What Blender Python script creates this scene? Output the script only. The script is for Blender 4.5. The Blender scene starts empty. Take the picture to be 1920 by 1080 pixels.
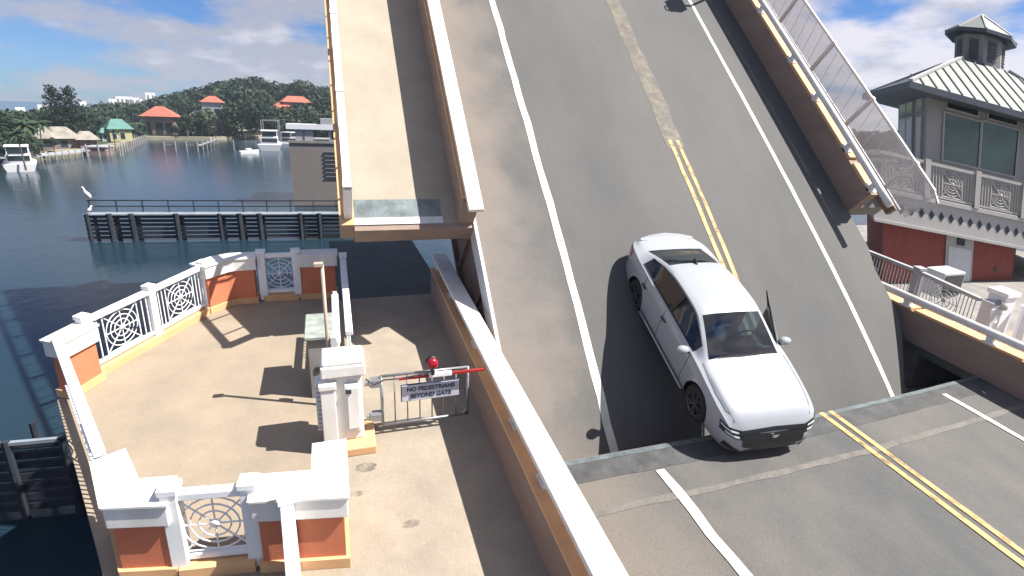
import bpy, bmesh, math, random
from mathutils import Vector, Matrix, Euler
C = bpy.context.scene.collection
scene = bpy.context.scene
R_ = math.radians

# ---------------- camera, sky, sun, exposure ----------------
CAM = Vector((0, 0, 5.85))
yaw, pitch, roll = R_(18.7), R_(17.62), R_(2.15)
f_ = Vector((math.sin(yaw)*math.cos(pitch), math.cos(yaw)*math.cos(pitch), -math.sin(pitch)))
r_ = f_.cross(Vector((0, 0, 1))).normalized(); u_ = r_.cross(f_)
r2 = r_*math.cos(roll)+u_*math.sin(roll); u2 = -r_*math.sin(roll)+u_*math.cos(roll)
cam = bpy.data.cameras.new("camera"); camo = bpy.data.objects.new("camera", cam); C.objects.link(camo)
m = Matrix((r2, u2, -f_)).transposed().to_4x4(); m.translation = CAM; camo.matrix_world = m
cam.sensor_width = 36; cam.lens = 36*1000/1920; cam.clip_start = .05; cam.clip_end = 6000
scene.camera = camo

SUN = Vector((math.cos(R_(51.5))*math.cos(R_(21)), -math.cos(R_(51.5))*math.sin(R_(21)), math.sin(R_(51.5))))
sl = bpy.data.lights.new("sun", 'SUN'); sl.energy = 4.6; sl.angle = R_(.5); sl.color = (1, .95, .87)
so = bpy.data.objects.new("sun", sl); C.objects.link(so); so.rotation_euler = SUN.to_track_quat('Z', 'Y').to_euler()

world = bpy.data.worlds.new("World"); scene.world = world; world.use_nodes = True
nt = world.node_tree; nt.nodes.clear()
def wn(t, **k):
    n = nt.nodes.new(t)
    for a, b in k.items(): setattr(n, a, b)
    return n
def lk(a, b): nt.links.new(a, b)
sky = wn('ShaderNodeTexSky', sky_type='NISHITA'); sky.sun_disc = False
sky.sun_elevation = R_(51.5); sky.sun_rotation = math.atan2(SUN.x, SUN.y)
sky.altitude = 0; sky.air_density = 1.0; sky.dust_density = .3; sky.ozone_density = 2.0
tc = wn('ShaderNodeTexCoord'); sp = wn('ShaderNodeSeparateXYZ'); lk(tc.outputs['Generated'], sp.inputs[0])
def mth(op, a, b=None, clamp=False):
    n = wn('ShaderNodeMath', operation=op, use_clamp=clamp)
    for i, v in enumerate((a, b)):
        if v is None: continue
        if isinstance(v, (int, float)): n.inputs[i].default_value = v
        else: lk(v, n.inputs[i])
    return n.outputs[0]
# clouds: a layer seen in perspective (direction divided by height)
zz = mth('ADD', mth('MAXIMUM', sp.outputs[2], 0.0), .34)
cx = mth('DIVIDE', sp.outputs[0], zz); cy = mth('DIVIDE', sp.outputs[1], zz)
cb = wn('ShaderNodeCombineXYZ'); lk(cx, cb.inputs[0]); lk(cy, cb.inputs[1]); lk(mth('MULTIPLY', sp.outputs[2], 3.0), cb.inputs[2])
mp = wn('ShaderNodeMapping'); lk(cb.outputs[0], mp.inputs[0]); mp.inputs['Location'].default_value = (3.1, 1.7, 0)
n1 = wn('ShaderNodeTexNoise'); n1.inputs['Scale'].default_value = 2.3; n1.inputs['Detail'].default_value = 8; n1.inputs['Roughness'].default_value = .56
lk(mp.outputs[0], n1.inputs['Vector'])
n2 = wn('ShaderNodeTexNoise'); n2.inputs['Scale'].default_value = 5.5; n2.inputs['Detail'].default_value = 6
lk(mp.outputs[0], n2.inputs['Vector'])
# more cloud towards the south-east, thinner overhead
dens = mth('ADD', n1.outputs[0], mth('MULTIPLY', sp.outputs[0], .05))
rp = wn('ShaderNodeMapRange', interpolation_type='SMOOTHSTEP'); lk(dens, rp.inputs[0])
rp.inputs['From Min'].default_value = .37; rp.inputs['From Max'].default_value = .55; rp.inputs['To Max'].default_value = .9
shade = wn('ShaderNodeMapRange'); lk(mth('ADD', n2.outputs[0], mth('MULTIPLY', mth('SUBTRACT', sp.outputs[0], .45), .3)), shade.inputs[0]); shade.inputs['From Min'].default_value = .35; shade.inputs['From Max'].default_value = .62
cc = wn('ShaderNodeMix', data_type='RGBA'); lk(shade.outputs[0], cc.inputs[0])
cc.inputs[6].default_value = (11.5, 7.1, 4.9, 1); cc.inputs[7].default_value = (22, 12.6, 7.9, 1)
mx = wn('ShaderNodeMix', data_type='RGBA'); lk(rp.outputs[0], mx.inputs[0]); lk(sky.outputs[0], mx.inputs[6]); lk(cc.outputs[2], mx.inputs[7])
tn = wn('ShaderNodeMix', data_type='RGBA', blend_type='MULTIPLY'); tn.inputs[0].default_value = 1; lk(mx.outputs[2], tn.inputs[6]); tn.inputs[7].default_value = (.33, .55, .94, 1)
bg = wn('ShaderNodeBackground'); bg.inputs[1].default_value = .055; lk(tn.outputs[2], bg.inputs[0])
ow = wn('ShaderNodeOutputWorld'); lk(bg.outputs[0], ow.inputs[0])

scene.view_settings.view_transform = 'Standard'; scene.view_settings.look = 'None'
scene.view_settings.exposure = 1.2; scene.view_settings.gamma = 1
scene.cycles.max_bounces = 6; scene.cycles.diffuse_bounces = 2; scene.cycles.volume_bounces = 0; scene.cycles.transparent_max_bounces = 12; scene.cycles.use_denoising = True
scene.cycles.caustics_reflective = False; scene.cycles.caustics_refractive = False

# ---------------- materials ----------------
MATS = {}
def mat(name, col, rough=.6, metal=0, var=.0, vscale=3, col2=None, bump=0, bscale=40, spec=.5, coat=0, stretch=None, speck=0, alpha=1, band=None):
    m = bpy.data.materials.new(name); m.use_nodes = True; t = m.node_tree; b = t.nodes['Principled BSDF']
    b.inputs['Roughness'].default_value = rough; b.inputs['Metallic'].default_value = metal
    b.inputs['Specular IOR Level'].default_value = spec; b.inputs['Coat Weight'].default_value = coat
    b.inputs['Base Color'].default_value = (*col, 1)
    N = t.nodes.new; L = t.links.new
    if var or bump or col2:
        g = N('ShaderNodeNewGeometry'); mp = N('ShaderNodeMapping'); L(g.outputs['Position'], mp.inputs[0])
        if stretch: mp.inputs['Scale'].default_value = stretch
        n = N('ShaderNodeTexNoise'); n.inputs['Scale'].default_value = vscale; n.inputs['Detail'].default_value = 7; n.inputs['Roughness'].default_value = .6
        L(mp.outputs[0], n.inputs['Vector'])
        mr = N('ShaderNodeMapRange'); mr.inputs['From Min'].default_value = .34; mr.inputs['From Max'].default_value = .66; L(n.outputs[0], mr.inputs[0])
        x = N('ShaderNodeMix'); x.data_type = 'RGBA'; L(mr.outputs[0], x.inputs[0])
        c2 = col2 or tuple(min(1, c*(1+var)) for c in col); c1 = col if col2 else tuple(c*(1-var) for c in col)
        x.inputs[6].default_value = (*c1, 1); x.inputs[7].default_value = (*c2, 1); out = x.outputs[2]
        if band:      # worn pale band along one side: (x0, x1, colour)
            s_ = N('ShaderNodeSeparateXYZ'); L(g.outputs['Position'], s_.inputs[0])
            n3 = N('ShaderNodeTexNoise'); n3.inputs['Scale'].default_value = .9; n3.inputs['Detail'].default_value = 5; L(g.outputs['Position'], n3.inputs['Vector'])
            a = N('ShaderNodeMath'); a.operation = 'MULTIPLY_ADD'; L(n3.outputs[0], a.inputs[0]); a.inputs[1].default_value = 2.6; L(s_.outputs[0], a.inputs[2])
            r = N('ShaderNodeMapRange'); r.interpolation_type = 'SMOOTHSTEP'; L(a.outputs[0], r.inputs[0]); r.inputs['From Min'].default_value = band[0]; r.inputs['From Max'].default_value = band[1]
            r.inputs['To Min'].default_value = .85; r.inputs['To Max'].default_value = 0
            y = N('ShaderNodeMix'); y.data_type = 'RGBA'; L(r.outputs[0], y.inputs[0]); L(out, y.inputs[6]); y.inputs[7].default_value = (*band[2], 1); out = y.outputs[2]
        if speck:
            n4 = N('ShaderNodeTexNoise'); n4.inputs['Scale'].default_value = 38; n4.inputs['Detail'].default_value = 4; L(g.outputs['Position'], n4.inputs['Vector'])
            r = N('ShaderNodeMapRange'); L(n4.outputs[0], r.inputs[0]); r.inputs['From Min'].default_value = .3; r.inputs['From Max'].default_value = .7
            r.inputs['To Min'].default_value = 1-speck; r.inputs['To Max'].default_value = 1+speck
            y = N('ShaderNodeMix'); y.data_type = 'RGBA'; y.blend_type = 'MULTIPLY'; y.inputs[0].default_value = 1; L(out, y.inputs[6]); L(r.outputs[0], y.inputs[7]); out = y.outputs[2]
        L(out, b.inputs['Base Color'])
        if bump:
            n5 = N('ShaderNodeTexNoise'); n5.inputs['Scale'].default_value = bscale; n5.inputs['Detail'].default_value = 6; L(g.outputs['Position'], n5.inputs['Vector'])
            bp = N('ShaderNodeBump'); bp.inputs['Strength'].default_value = bump; bp.inputs['Distance'].default_value = .02; L(n5.outputs[0], bp.inputs['Height']); L(bp.outputs[0], b.inputs['Normal'])
    if alpha < 1: b.inputs['Alpha'].default_value = alpha
    MATS[name] = m
    return m
mat('asphalt_leaf', (.080, .082, .084), .85, col2=(.108, .104, .100), vscale=.45, speck=.1, bump=.3, band=(4.3, 6.1, (.2, .172, .152)), stretch=(1, .45, .45))
mat('asphalt_road', (.072, .075, .077), .85, col2=(.128, .118, .108), vscale=.6, speck=.12, bump=.3, band=(3.9, 7.4, (.16, .138, .118)), stretch=(1, .6, 1))
mat('asphalt_patch', (.062, .064, .066), .8, var=.3, vscale=3, speck=.2, bump=.3)
mat('joint_scar', (.14, .13, .118), .85, var=.2, vscale=5, speck=.15)
mat('concrete_tan', (.31, .25, .187), .8, vscale=1.1, speck=.08, bump=.2, bscale=25, col2=(.245, .205, .155))
mat('concrete_walk', (.32, .272, .212), .8, col2=(.25, .215, .172), vscale=1.6, speck=.1, bump=.2, bscale=25)
mat('concrete_leafwalk', (.34, .295, .235), .8, var=.08, vscale=1.2, speck=.06, bump=.15)
mat('concrete_face', (.27, .195, .155), .8, var=.12, vscale=2, speck=.06, bump=.2, stretch=(1, .3, 1))
mat('concrete_grey', (.22, .21, .2), .8, var=.2, vscale=2, speck=.1, bump=.2)
mat('peach_paint', (.62, .37, .19), .7, var=.1, vscale=2)
mat('white_paint', (.66, .64, .59), .5, col2=(.82, .81, .79), vscale=2.2, stretch=(1, 1, .35), speck=.04)
mat('white_metal', (.78, .79, .8), .35, var=.03, vscale=3)
mat('rail_white_shaded', (.36, .37, .39), .5, var=.08, vscale=3)  # white rails by the control house, with their shade put into the colour
mat('pier_beige', (.2, .175, .165), .85, var=.06, vscale=.5)
mat('pier_leaf_shade', (.03, .045, .055), .8, var=.3, vscale=.8)
mat('grey_white', (.55, .56, .57), .5, var=.08, vscale=3)
mat('orange_stucco', (.55, .175, .09), .85, var=.08, vscale=3, bump=.25, bscale=60)
mat('lane_white', (.66, .64, .56), .6, var=.12, vscale=6, speck=.12)
mat('steel_plate', (.16, .19, .2), .45, metal=.5, var=.3, vscale=4, speck=.15)
mat('girder_brown', (.17, .115, .09), .65, var=.2, vscale=2)
mat('dark_steel', (.05, .055, .06), .5, metal=.3, var=.2, vscale=3)
mat('galv', (.3, .31, .32), .45, metal=.6, var=.12, vscale=6)
mat('tan_pipe', (.4, .33, .27), .5, var=.1, vscale=6)
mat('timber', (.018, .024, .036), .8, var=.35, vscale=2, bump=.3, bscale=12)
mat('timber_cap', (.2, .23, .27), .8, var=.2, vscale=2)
mat('timber_dark', (.02, .025, .035), .8, var=.4, vscale=2)
mat('lid_grey', (.27, .3, .27), .8, var=.25, vscale=5)
mat('brick_red', (.24, .06, .045), .85, var=.12, vscale=4)
mat('tower_white', (.3, .295, .29), .6, var=.05, vscale=1.5)
mat('tower_trim', (.4, .39, .38), .6, var=.05, vscale=1.5)
mat('roof_metal', (.16, .175, .168), .45, metal=.35, var=.07, vscale=1)
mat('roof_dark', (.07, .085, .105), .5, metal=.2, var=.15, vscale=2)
mat('louver_dark', (.13, .12, .12), .6)
mat('window_teal', (.012, .075, .075), .06, spec=.6, var=.4, vscale=.7)
mat('window_dark', (.015, .025, .03), .08, spec=.6)
mat('red_lamp', (.3, .004, .02), .25)
mat('red_paint', (.3, .025, .025), .45)
mat('black', (.012, .012, .013), .5)
mat('black_gloss', (.01, .011, .013), .3)
mat('tinted_glass', (.008, .014, .02), .06, spec=.6)
mat('rubber', (.02, .02, .02), .85)
mat('car_paint', (.34, .36, .39), .3, coat=.5, spec=.4)
mat('chrome', (.6, .6, .6), .12, metal=1)
mat('alloy', (.18, .19, .2), .3, metal=.8)
mat('lamp_lens', (.55, .6, .65), .1, spec=.7)
mat('red_lens', (.4, .01, .02), .15, coat=.5)
mat('seat_cloth', (.05, .055, .06), .8)
mat('dash', (.1, .12, .13), .6)
mat('sign_white', (.5, .53, .6), .5)
mat('sign_ink', (.03, .04, .09), .5)
mat('sand', (.26, .24, .17), .9, var=.2, vscale=.3)
mat('lawn', (.03, .05, .025), .95, var=.3, vscale=.15)
mat('roof_tile', (.36, .105, .07), .8, var=.18, vscale=1.2)
mat('roof_green', (.08, .19, .17), .6, var=.2, vscale=.5)
mat('roof_thatch', (.24, .22, .19), .9, var=.25, vscale=.8)
mat('house_pink', (.2, .14, .125), .8, var=.1, vscale=1)
mat('house_yellow', (.4, .38, .2), .8, var=.1, vscale=1)
mat('house_white', (.34, .35, .38), .8, var=.08, vscale=1)
mat('pile_white', (.22, .22, .23), .8)
mat('hull', (.75, .76, .78), .3)
mat('bird_white', (.7, .7, .7), .7); mat('bird_grey', (.3, .32, .35), .7); mat('beak', (.5, .3, .05), .5)
mat('trunk', (.09, .07, .055), .9)
def glass_mat(name, tint, mixf, rough=.03):
    m = bpy.data.materials.new(name); m.use_nodes = True; t = m.node_tree; t.nodes.clear()
    o = t.nodes.new('ShaderNodeOutputMaterial'); g = t.nodes.new('ShaderNodeBsdfGlossy'); g.inputs['Roughness'].default_value = rough
    tr = t.nodes.new('ShaderNodeBsdfTransparent'); tr.inputs[0].default_value = (*tint, 1)
    fr = t.nodes.new('ShaderNodeFresnel'); fr.inputs[0].default_value = 1.5
    a = t.nodes.new('ShaderNodeMath'); a.operation = 'ADD'; a.use_clamp = True; a.inputs[1].default_value = mixf; t.links.new(fr.outputs[0], a.inputs[0])
    x = t.nodes.new('ShaderNodeMixShader'); t.links.new(a.outputs[0], x.inputs[0]); t.links.new(tr.outputs[0], x.inputs[1]); t.links.new(g.outputs[0], x.inputs[2]); t.links.new(x.outputs[0], o.inputs[0])
    MATS[name] = m
glass_mat('car_glass', (.08, .17, .24), .09)
glass_mat('car_glass_dark', (.015, .03, .045), .02)
def worn_yellow(name, lo, hi, col):
    m = bpy.data.materials.new(name); m.use_nodes = True; t = m.node_tree; b = t.nodes['Principled BSDF']; b.inputs['Base Color'].default_value = (*col, 1); b.inputs['Roughness'].default_value = .7
    g = t.nodes.new('ShaderNodeNewGeometry'); n = t.nodes.new('ShaderNodeTexNoise'); n.inputs['Scale'].default_value = 3.5; n.inputs['Detail'].default_value = 6; n.inputs['Roughness'].default_value = .7
    t.links.new(g.outputs['Position'], n.inputs['Vector']); r = t.nodes.new('ShaderNodeMapRange'); t.links.new(n.outputs[0], r.inputs[0])
    r.inputs['From Min'].default_value = lo; r.inputs['From Max'].default_value = hi; t.links.new(r.outputs[0], b.inputs['Alpha']); MATS[name] = m
worn_yellow('lane_yellow', .3, .5, (.5, .33, .14))
worn_yellow('lane_yellow_worn', .4, .8, (.28, .23, .15))
worn_yellow('pale_smear', .34, .85, (.16, .15, .138))
worn_yellow('lane_white_worn', .33, .4, (.66, .63, .55))
worn_yellow('streak', .2, .75, (.2, .185, .16))
worn_yellow('stain', .42, .95, (.05, .05, .05))
def leaf_mat(name, c1, c2, c3):
    m = bpy.data.materials.new(name); m.use_nodes = True; t = m.node_tree; b = t.nodes['Principled BSDF']; b.inputs['Roughness'].default_value = .75; b.inputs['Specular IOR Level'].default_value = .2
    g = t.nodes.new('ShaderNodeNewGeometry'); cr = t.nodes.new('ShaderNodeValToRGB'); t.links.new(g.outputs['Random Per Island'], cr.inputs[0])
    e = cr.color_ramp.elements; e[0].color = (*c1, 1); e[1].color = (*c3, 1); k = e.new(.5); k.color = (*c2, 1)
    t.links.new(cr.outputs[0], b.inputs['Base Color']); MATS[name] = m
leaf_mat('leaves', (.014, .032, .02), (.026, .05, .028), (.05, .075, .036))
leaf_mat('leaves_dark', (.008, .021, .017), (.014, .032, .022), (.026, .045, .028))
leaf_mat('leaves_pale', (.03, .045, .025), (.05, .07, .035), (.09, .1, .06))
wm = bpy.data.materials.new('water'); wm.use_nodes = True; t = wm.node_tree; b = t.nodes['Principled BSDF']
b.inputs['Base Color'].default_value = (.012, .03, .045, 1); b.inputs['Roughness'].default_value = .16; b.inputs['IOR'].default_value = 1.28
g = t.nodes.new('ShaderNodeNewGeometry'); mp = t.nodes.new('ShaderNodeMapping'); mp.inputs['Scale'].default_value = (1, .55, 1); mp.inputs['Rotation'].default_value = (0, 0, .4); t.links.new(g.outputs['Position'], mp.inputs[0])
na = t.nodes.new('ShaderNodeTexNoise'); na.inputs['Scale'].default_value = 1.3; na.inputs['Detail'].default_value = 7; t.links.new(mp.outputs[0], na.inputs['Vector'])
bp = t.nodes.new('ShaderNodeBump'); bp.inputs['Strength'].default_value = .3; bp.inputs['Distance'].default_value = .1; t.links.new(na.outputs[0], bp.inputs['Height']); t.links.new(bp.outputs[0], b.inputs['Normal'])
MATS['water'] = wm

hm = bpy.data.materials.new('haze'); hm.use_nodes = True; t = hm.node_tree; t.nodes.clear(); pv = t.nodes.new('ShaderNodeVolumePrincipled'); pv.inputs['Color'].default_value = (.75, .86, 1, 1); pv.inputs['Density'].default_value = .0003; pv.inputs['Anisotropy'].default_value = 0
o = t.nodes.new('ShaderNodeOutputMaterial'); t.links.new(pv.outputs[0], o.inputs['Volume']); MATS['haze'] = hm

# ---------------- mesh builder ----------------
G = math.tan(R_(6.3))
def DK(p): return Vector((p[0], p[1], p[2]+G*p[1]))          # fixed deck: (x, y, height above deck)
# raised leaf profile: arc length s -> (y, z), angle easing from 49.5 to 43.5 degrees
PROF = []; yy, zz_ = 7.44, .06
S0, DS = 0.0, .25
def lang(s): return R_(43.5+6.2*math.exp(-max(s, 0)/3.2))
PROF.append((yy, zz_))
for i in range(160):
    a = lang(i*DS); yy += DS*math.cos(a); zz_ += DS*math.sin(a); PROF.append((yy, zz_))
def LP(p):
    x, s, h = p
    i = int(s//DS); i = max(0, min(len(PROF)-2, i)); a = lang(s)
    if s < 0: by, bz = PROF[0][0]+s*math.cos(lang(0)), PROF[0][1]+s*math.sin(lang(0))
    else:
        t = s/DS-i; by = PROF[i][0]*(1-t)+PROF[i+1][0]*t; bz = PROF[i][1]*(1-t)+PROF[i+1][1]*t
    return Vector((x, by-math.sin(a)*h, bz+math.cos(a)*h))
def ID(p): return Vector(p)
def wloc(p):
    v = Vector((0, 0, 0))
    while p is not None: v += p.location; p = p.parent
    return v
class MB:
    def __init__(s, T=ID): s.v = []; s.f = []; s.mi = []; s.T = T; s.ms = []
    def m(s, name):
        if name not in s.ms: s.ms.append(name)
        return s.ms.index(name)
    def add(s, vs, fs, mname, T=None):
        T = T or s.T; o = len(s.v); s.v += [T(v) for v in vs]; k = s.m(mname)
        for f in fs: s.f.append([o+i for i in f]); s.mi.append(k)
    def box(s, x0, x1, y0, y1, z0, z1, mn, ny=1, top=None):
        vs = []
        for j in range(ny+1):
            y = y0+(y1-y0)*j/ny; vs += [(x0, y, z0), (x1, y, z0), (x1, y, z1), (x0, y, z1)]
        fs = [(0, 1, 2, 3)]; tops = []
        for j in range(ny):
            a, b = 4*j, 4*j+4
            fs += [(a+1, a, b, b+1), (a+2, a+1, b+1, b+2), (a, a+3, b+3, b)]; tops.append((a+3, a+2, b+2, b+3))
        e = 4*ny; fs.append((e+3, e+2, e+1, e))
        s.add(vs, fs+([] if top else tops), mn)
        if top: s.add(vs, tops, top)
    def prism(s, poly, z0, z1, mn, top=None):
        n = len(poly); ar = sum(poly[i][0]*poly[(i+1) % n][1]-poly[(i+1) % n][0]*poly[i][1] for i in range(n))
        if ar < 0: poly = poly[::-1]
        vs = [(x, y, z0) for x, y in poly]+[(x, y, z1) for x, y in poly]
        s.add(vs, [tuple(range(n))[::-1]]+[(i, (i+1) % n, n+(i+1) % n, n+i) for i in range(n)], mn)
        s.add(vs, [tuple(range(n, 2*n))], top or mn)
    def bar(s, p, q, w, h, mn, up=(0, 0, 1)):
        p, q = s.T(p), s.T(q); d = (q-p).normalized(); up = Vector(up)
        if abs(d.dot(up)) > .98: up = Vector((0, 1, 0))
        a = d.cross(up).normalized()*w/2; b = a.cross(d).normalized()*h/2
        vs = [p-a-b, p+a-b, p+a+b, p-a+b, q-a-b, q+a-b, q+a+b, q-a+b]
        s.add(vs, [(0, 1, 2, 3), (7, 6, 5, 4), (1, 0, 4, 5), (2, 1, 5, 6), (3, 2, 6, 7), (0, 3, 7, 4)][::1], mn, ID)
    def tube(s, pts, r, mn, n=8, rs=None, caps=True):
        P = [s.T(p) for p in pts]; vs = []; N = len(P)
        for i, p in enumerate(P):
            d = (P[min(i+1, N-1)]-P[max(i-1, 0)]).normalized(); up = Vector((0, 0, 1)) if abs(d.z) < .95 else Vector((1, 0, 0))
            a = d.cross(up).normalized(); b = a.cross(d); rr = rs[i] if rs else r
            vs += [p+(a*math.cos(2*math.pi*k/n)+b*math.sin(2*math.pi*k/n))*rr for k in range(n)]
        fs = [(i*n+k, i*n+(k+1) % n, (i+1)*n+(k+1) % n, (i+1)*n+k) for i in range(N-1) for k in range(n)]
        if caps: fs += [tuple(range(n))[::-1], tuple((N-1)*n+k for k in range(n))]
        s.add(vs, fs, mn, ID)
    def quad(s, a, b, c, d, mn): s.add([a, b, c, d], [(0, 1, 2, 3)], mn)
    def ico(s, c, r, mn, sub=2):
        bm = bmesh.new(); bmesh.ops.create_icosphere(bm, subdivisions=sub, radius=1); r = r if hasattr(r, '__len__') else (r, r, r)
        vs = [(c[0]+v.co.x*r[0], c[1]+v.co.y*r[1], c[2]+v.co.z*r[2]) for v in bm.verts]; fs = [[v.index for v in f.verts] for f in bm.faces]; bm.free(); s.add(vs, fs, mn)
    def build(s, name, parent=None, smooth=False, bevel=0, origin=None):
        me = bpy.data.meshes.new(name); o0 = Vector(origin) if origin is not None else Vector((0, 0, 0))
        me.from_pydata([tuple(v-o0) for v in s.v], [], s.f); 
        for n in s.ms: me.materials.append(MATS[n])
        me.polygons.foreach_set('material_index', s.mi)
        if smooth: me.polygons.foreach_set('use_smooth', [True]*len(me.polygons))
        me.update(); bm = bmesh.new(); bm.from_mesh(me); bmesh.ops.recalc_face_normals(bm, faces=bm.faces) if not smooth else None; bm.to_mesh(me); bm.free()
        o = bpy.data.objects.new(name, me); C.objects.link(o); o.location = o0
        if parent is not None:
            o.parent = parent; o.location = o0-wloc(parent)
        if bevel:
            b = o.modifiers.new('bevel', 'BEVEL'); b.width = bevel; b.segments = 2; b.limit_method = 'ANGLE'; b.angle_limit = R_(50)
        return o
def tag(o, label, cat=None, group=None, kind=None):
    if label: o['label'] = label
    if cat: o['category'] = cat
    if group: o['group'] = group
    if kind: o['kind'] = kind
    return o
def thing(name, label, cat, loc=(0, 0, 0), group=None):
    o = bpy.data.objects.new(name, None); C.objects.link(o); o.location = loc; o.empty_display_size = .2
    return tag(o, label, cat, group)
def struct(mb, name, **k): return tag(mb.build(name, **k), None, None, None, 'structure')
def dup(o, loc, rotz=0, scale=None, label=None, parent=None):
    c = o.copy(); C.objects.link(c)
    if parent is not None: c.parent = parent
    else:
        c.location = loc; c.rotation_euler = (0, 0, rotz)
        if scale: c.scale = scale
        if label: c['label'] = label
    for ch in list(o.children): dup(ch, None, parent=c)
    return c
# ---------------- water and land ----------------
WZ = -3.6
b = MB(); b.quad((-3000, -60, WZ), (3000, -60, WZ), (3000, 5000, WZ), (-3000, 5000, WZ), 'water'); struct(b, 'water')

# ---------------- fixed road, walkway, plaza ----------------
b = MB(DK)
edge = [(2.72, 6.53), (5.6, 6.55), (8.5, 6.6), (11.7, 6.75), (13.65, 6.98)]
nx = len(edge)
vs = []; fs = []
for x, y in edge: vs += [(x, y, 0), (x, -6, 0), (x, y, -.95), (x, -6, -.95)]
top = [(4*i, 4*i+1, 4*i+5, 4*i+4) for i in range(nx-1)]
oth = [(4*i, 4*i+4, 4*i+6, 4*i+2) for i in range(nx-1)]+[(4*i+2, 4*i+6, 4*i+7, 4*i+3) for i in range(nx-1)]+[(0, 2, 3, 1), (4*nx-4, 4*nx-3, 4*nx-1, 4*nx-2)]
b.add(vs, top, 'asphalt_road'); b.add(vs, oth, 'concrete_grey'); struct(b, 'road')
# pit wall below the joint and the pier that carries the fixed span
b = MB(); b.box(2.72, 13.3, -6, 5.9, WZ-2, -.6, 'concrete_grey'); b.box(-4.0, 2.72, -6, 3.2, WZ-2, -.6, 'concrete_grey'); b.box(13.3, 24, -6, 22, WZ-2, -.35, 'concrete_grey')
tag(b.build('bridge_pier'), 'grey concrete pier under the fixed road deck, standing in the water', 'pier')
b = MB(DK)   # steel joint strip along the broken edge of the road
def strip(y0, y1, h, mn, x0=2.75, x1=13.3, wob=.0, seed=1):
    rr = random.Random(seed); n = 26; vs = []
    for i in range(n+1):
        x = x0+(x1-x0)*i/n
        e = 6.53+.02*(x-2.7)/2.9 if x < 5.6 else 6.55+(x-5.6)**1.6*.0158
        vs += [(x, e+y0+rr.uniform(-wob, wob), h), (x, e+y1+rr.uniform(-wob, wob), h)]
    b.add(vs, [(2*i, 2*i+1, 2*i+3, 2*i+2) for i in range(n)], mn)
strip(-.03, -.5, .006, 'asphalt_patch', wob=.012); strip(-.03, -.12, .012, 'steel_plate')
strip(-1.02, -1.13, .007, 'joint_scar', wob=.02, seed=4)
struct(b, 'road_joint')
def stripe(name, T, x, y0, y1, w, mn, n=12, wob=.01, h=.005, seed=0, kids=None):
    rr = random.Random(seed); b = MB(T); vs = []
    for i in range(n+1):
        y = y0+(y1-y0)*i/n; e = rr.uniform(-wob, wob); vs += [(x-w/2+e, y, h), (x+w/2+e+rr.uniform(-wob, wob), y, h)]
    b.add(vs, [(2*i, 2*i+1, 2*i+3, 2*i+2) for i in range(n)], mn)
    return b
for nm, x, y0, y1, w, mn, wob in (('white_edge_line', 4.62, 6.0, -5, .16, 'lane_white', .022), ('yellow_line', 8.52, 6.62, -5, .11, 'lane_yellow', .006), ('yellow_line', 8.75, 6.62, -5, .11, 'lane_yellow', .006), ('white_edge_line', 11.75, 6.55, -5, .12, 'lane_white', .008)):
    struct(stripe(nm, DK, x, y0, y1, w, mn, 26, wob, .014, seed=int(x*7)), nm)
b = MB(DK); b.box(-.18, 2.2, -6, 13.1, -.45, 0, 'concrete_grey', top='concrete_walk'); struct(b, 'walkway')
b = MB(DK)
for cx, cy, rx, ry in ((.2, 7.1, .16, .1), (.05, 6.6, .1, .05), (.7, 5.9, .12, .07)):
    b.add([(cx+rx*math.cos(a*.5)*(1+.2*math.sin(a*3)), cy+ry*math.sin(a*.5), .006) for a in range(13)], [tuple(range(13))], 'stain')
struct(b, 'walkway_stain')
PLZ = [(-.18, 5.25), (-2.62, 5.6), (-3.0, 6.45), (-4.62, 9.85), (-4.35, 10.62), (-2.95, 13.35), (-2.4, 13.95), (-.18, 13.95)]
b = MB(DK); b.prism(PLZ, -.55, 0, 'concrete_grey', top='concrete_tan'); struct(b, 'plaza_floor')
b = MB(); b.prism([(-.3, 5.5), (-2.5, 5.8), (-4.3, 9.8), (-4.0, 10.4), (-2.6, 13.0), (-.3, 13.3)], WZ-2, .05, 'concrete_grey')
b.box(-.3, 2.78, 13.12, 21, WZ-2, 1.15, 'pier_leaf_shade')  # dark blue pier block: shade under the raised leaf put into its colour
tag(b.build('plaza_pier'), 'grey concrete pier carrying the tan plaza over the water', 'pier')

# plaza walls: orange stucco piers with white caps on a peach kerb
def wall_pier(label, poly, h=.95, cap=.2, over=.06, base=True, out=None, group='orange plaza walls with white caps', hat=True):
    cx = sum(p[0] for p in poly)/len(poly); cy = sum(p[1] for p in poly)/len(poly)
    def grow(k):
        n = len(poly); ar = sum(poly[i][0]*poly[(i+1) % n][1]-poly[(i+1) % n][0]*poly[i][1] for i in range(n)); sg = 1 if ar > 0 else -1; r = []
        for i in range(n):
            a, c, d = Vector(poly[i-1]), Vector(poly[i]), Vector(poly[(i+1) % n]); e1 = (c-a).normalized(); e2 = (d-c).normalized()
            n1 = Vector((e1.y, -e1.x))*sg; n2 = Vector((e2.y, -e2.x))*sg; q = (n1+n2); q /= max(.35, 1+n1.dot(n2)); r.append((c.x+q.x*k, c.y+q.y*k))
        return r
    t = thing('plaza_wall', label, 'wall', DK((cx, cy, 0)), group)
    b = MB(DK); b.prism(poly, .14, h-cap, 'orange_stucco'); b.build('wall_panel', t)
    b = MB(DK); b.prism(grow(.045), .0, .14, 'peach_paint'); b.build('base_kerb', t, bevel=.008)
    b = MB(DK); b.prism(grow(over), h-cap, h+.06, 'white_paint'); b.prism(grow(over+.022), h+.06, h+.1, 'white_paint'); b.build('wall_cap', t, bevel=.014)
    return t
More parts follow.
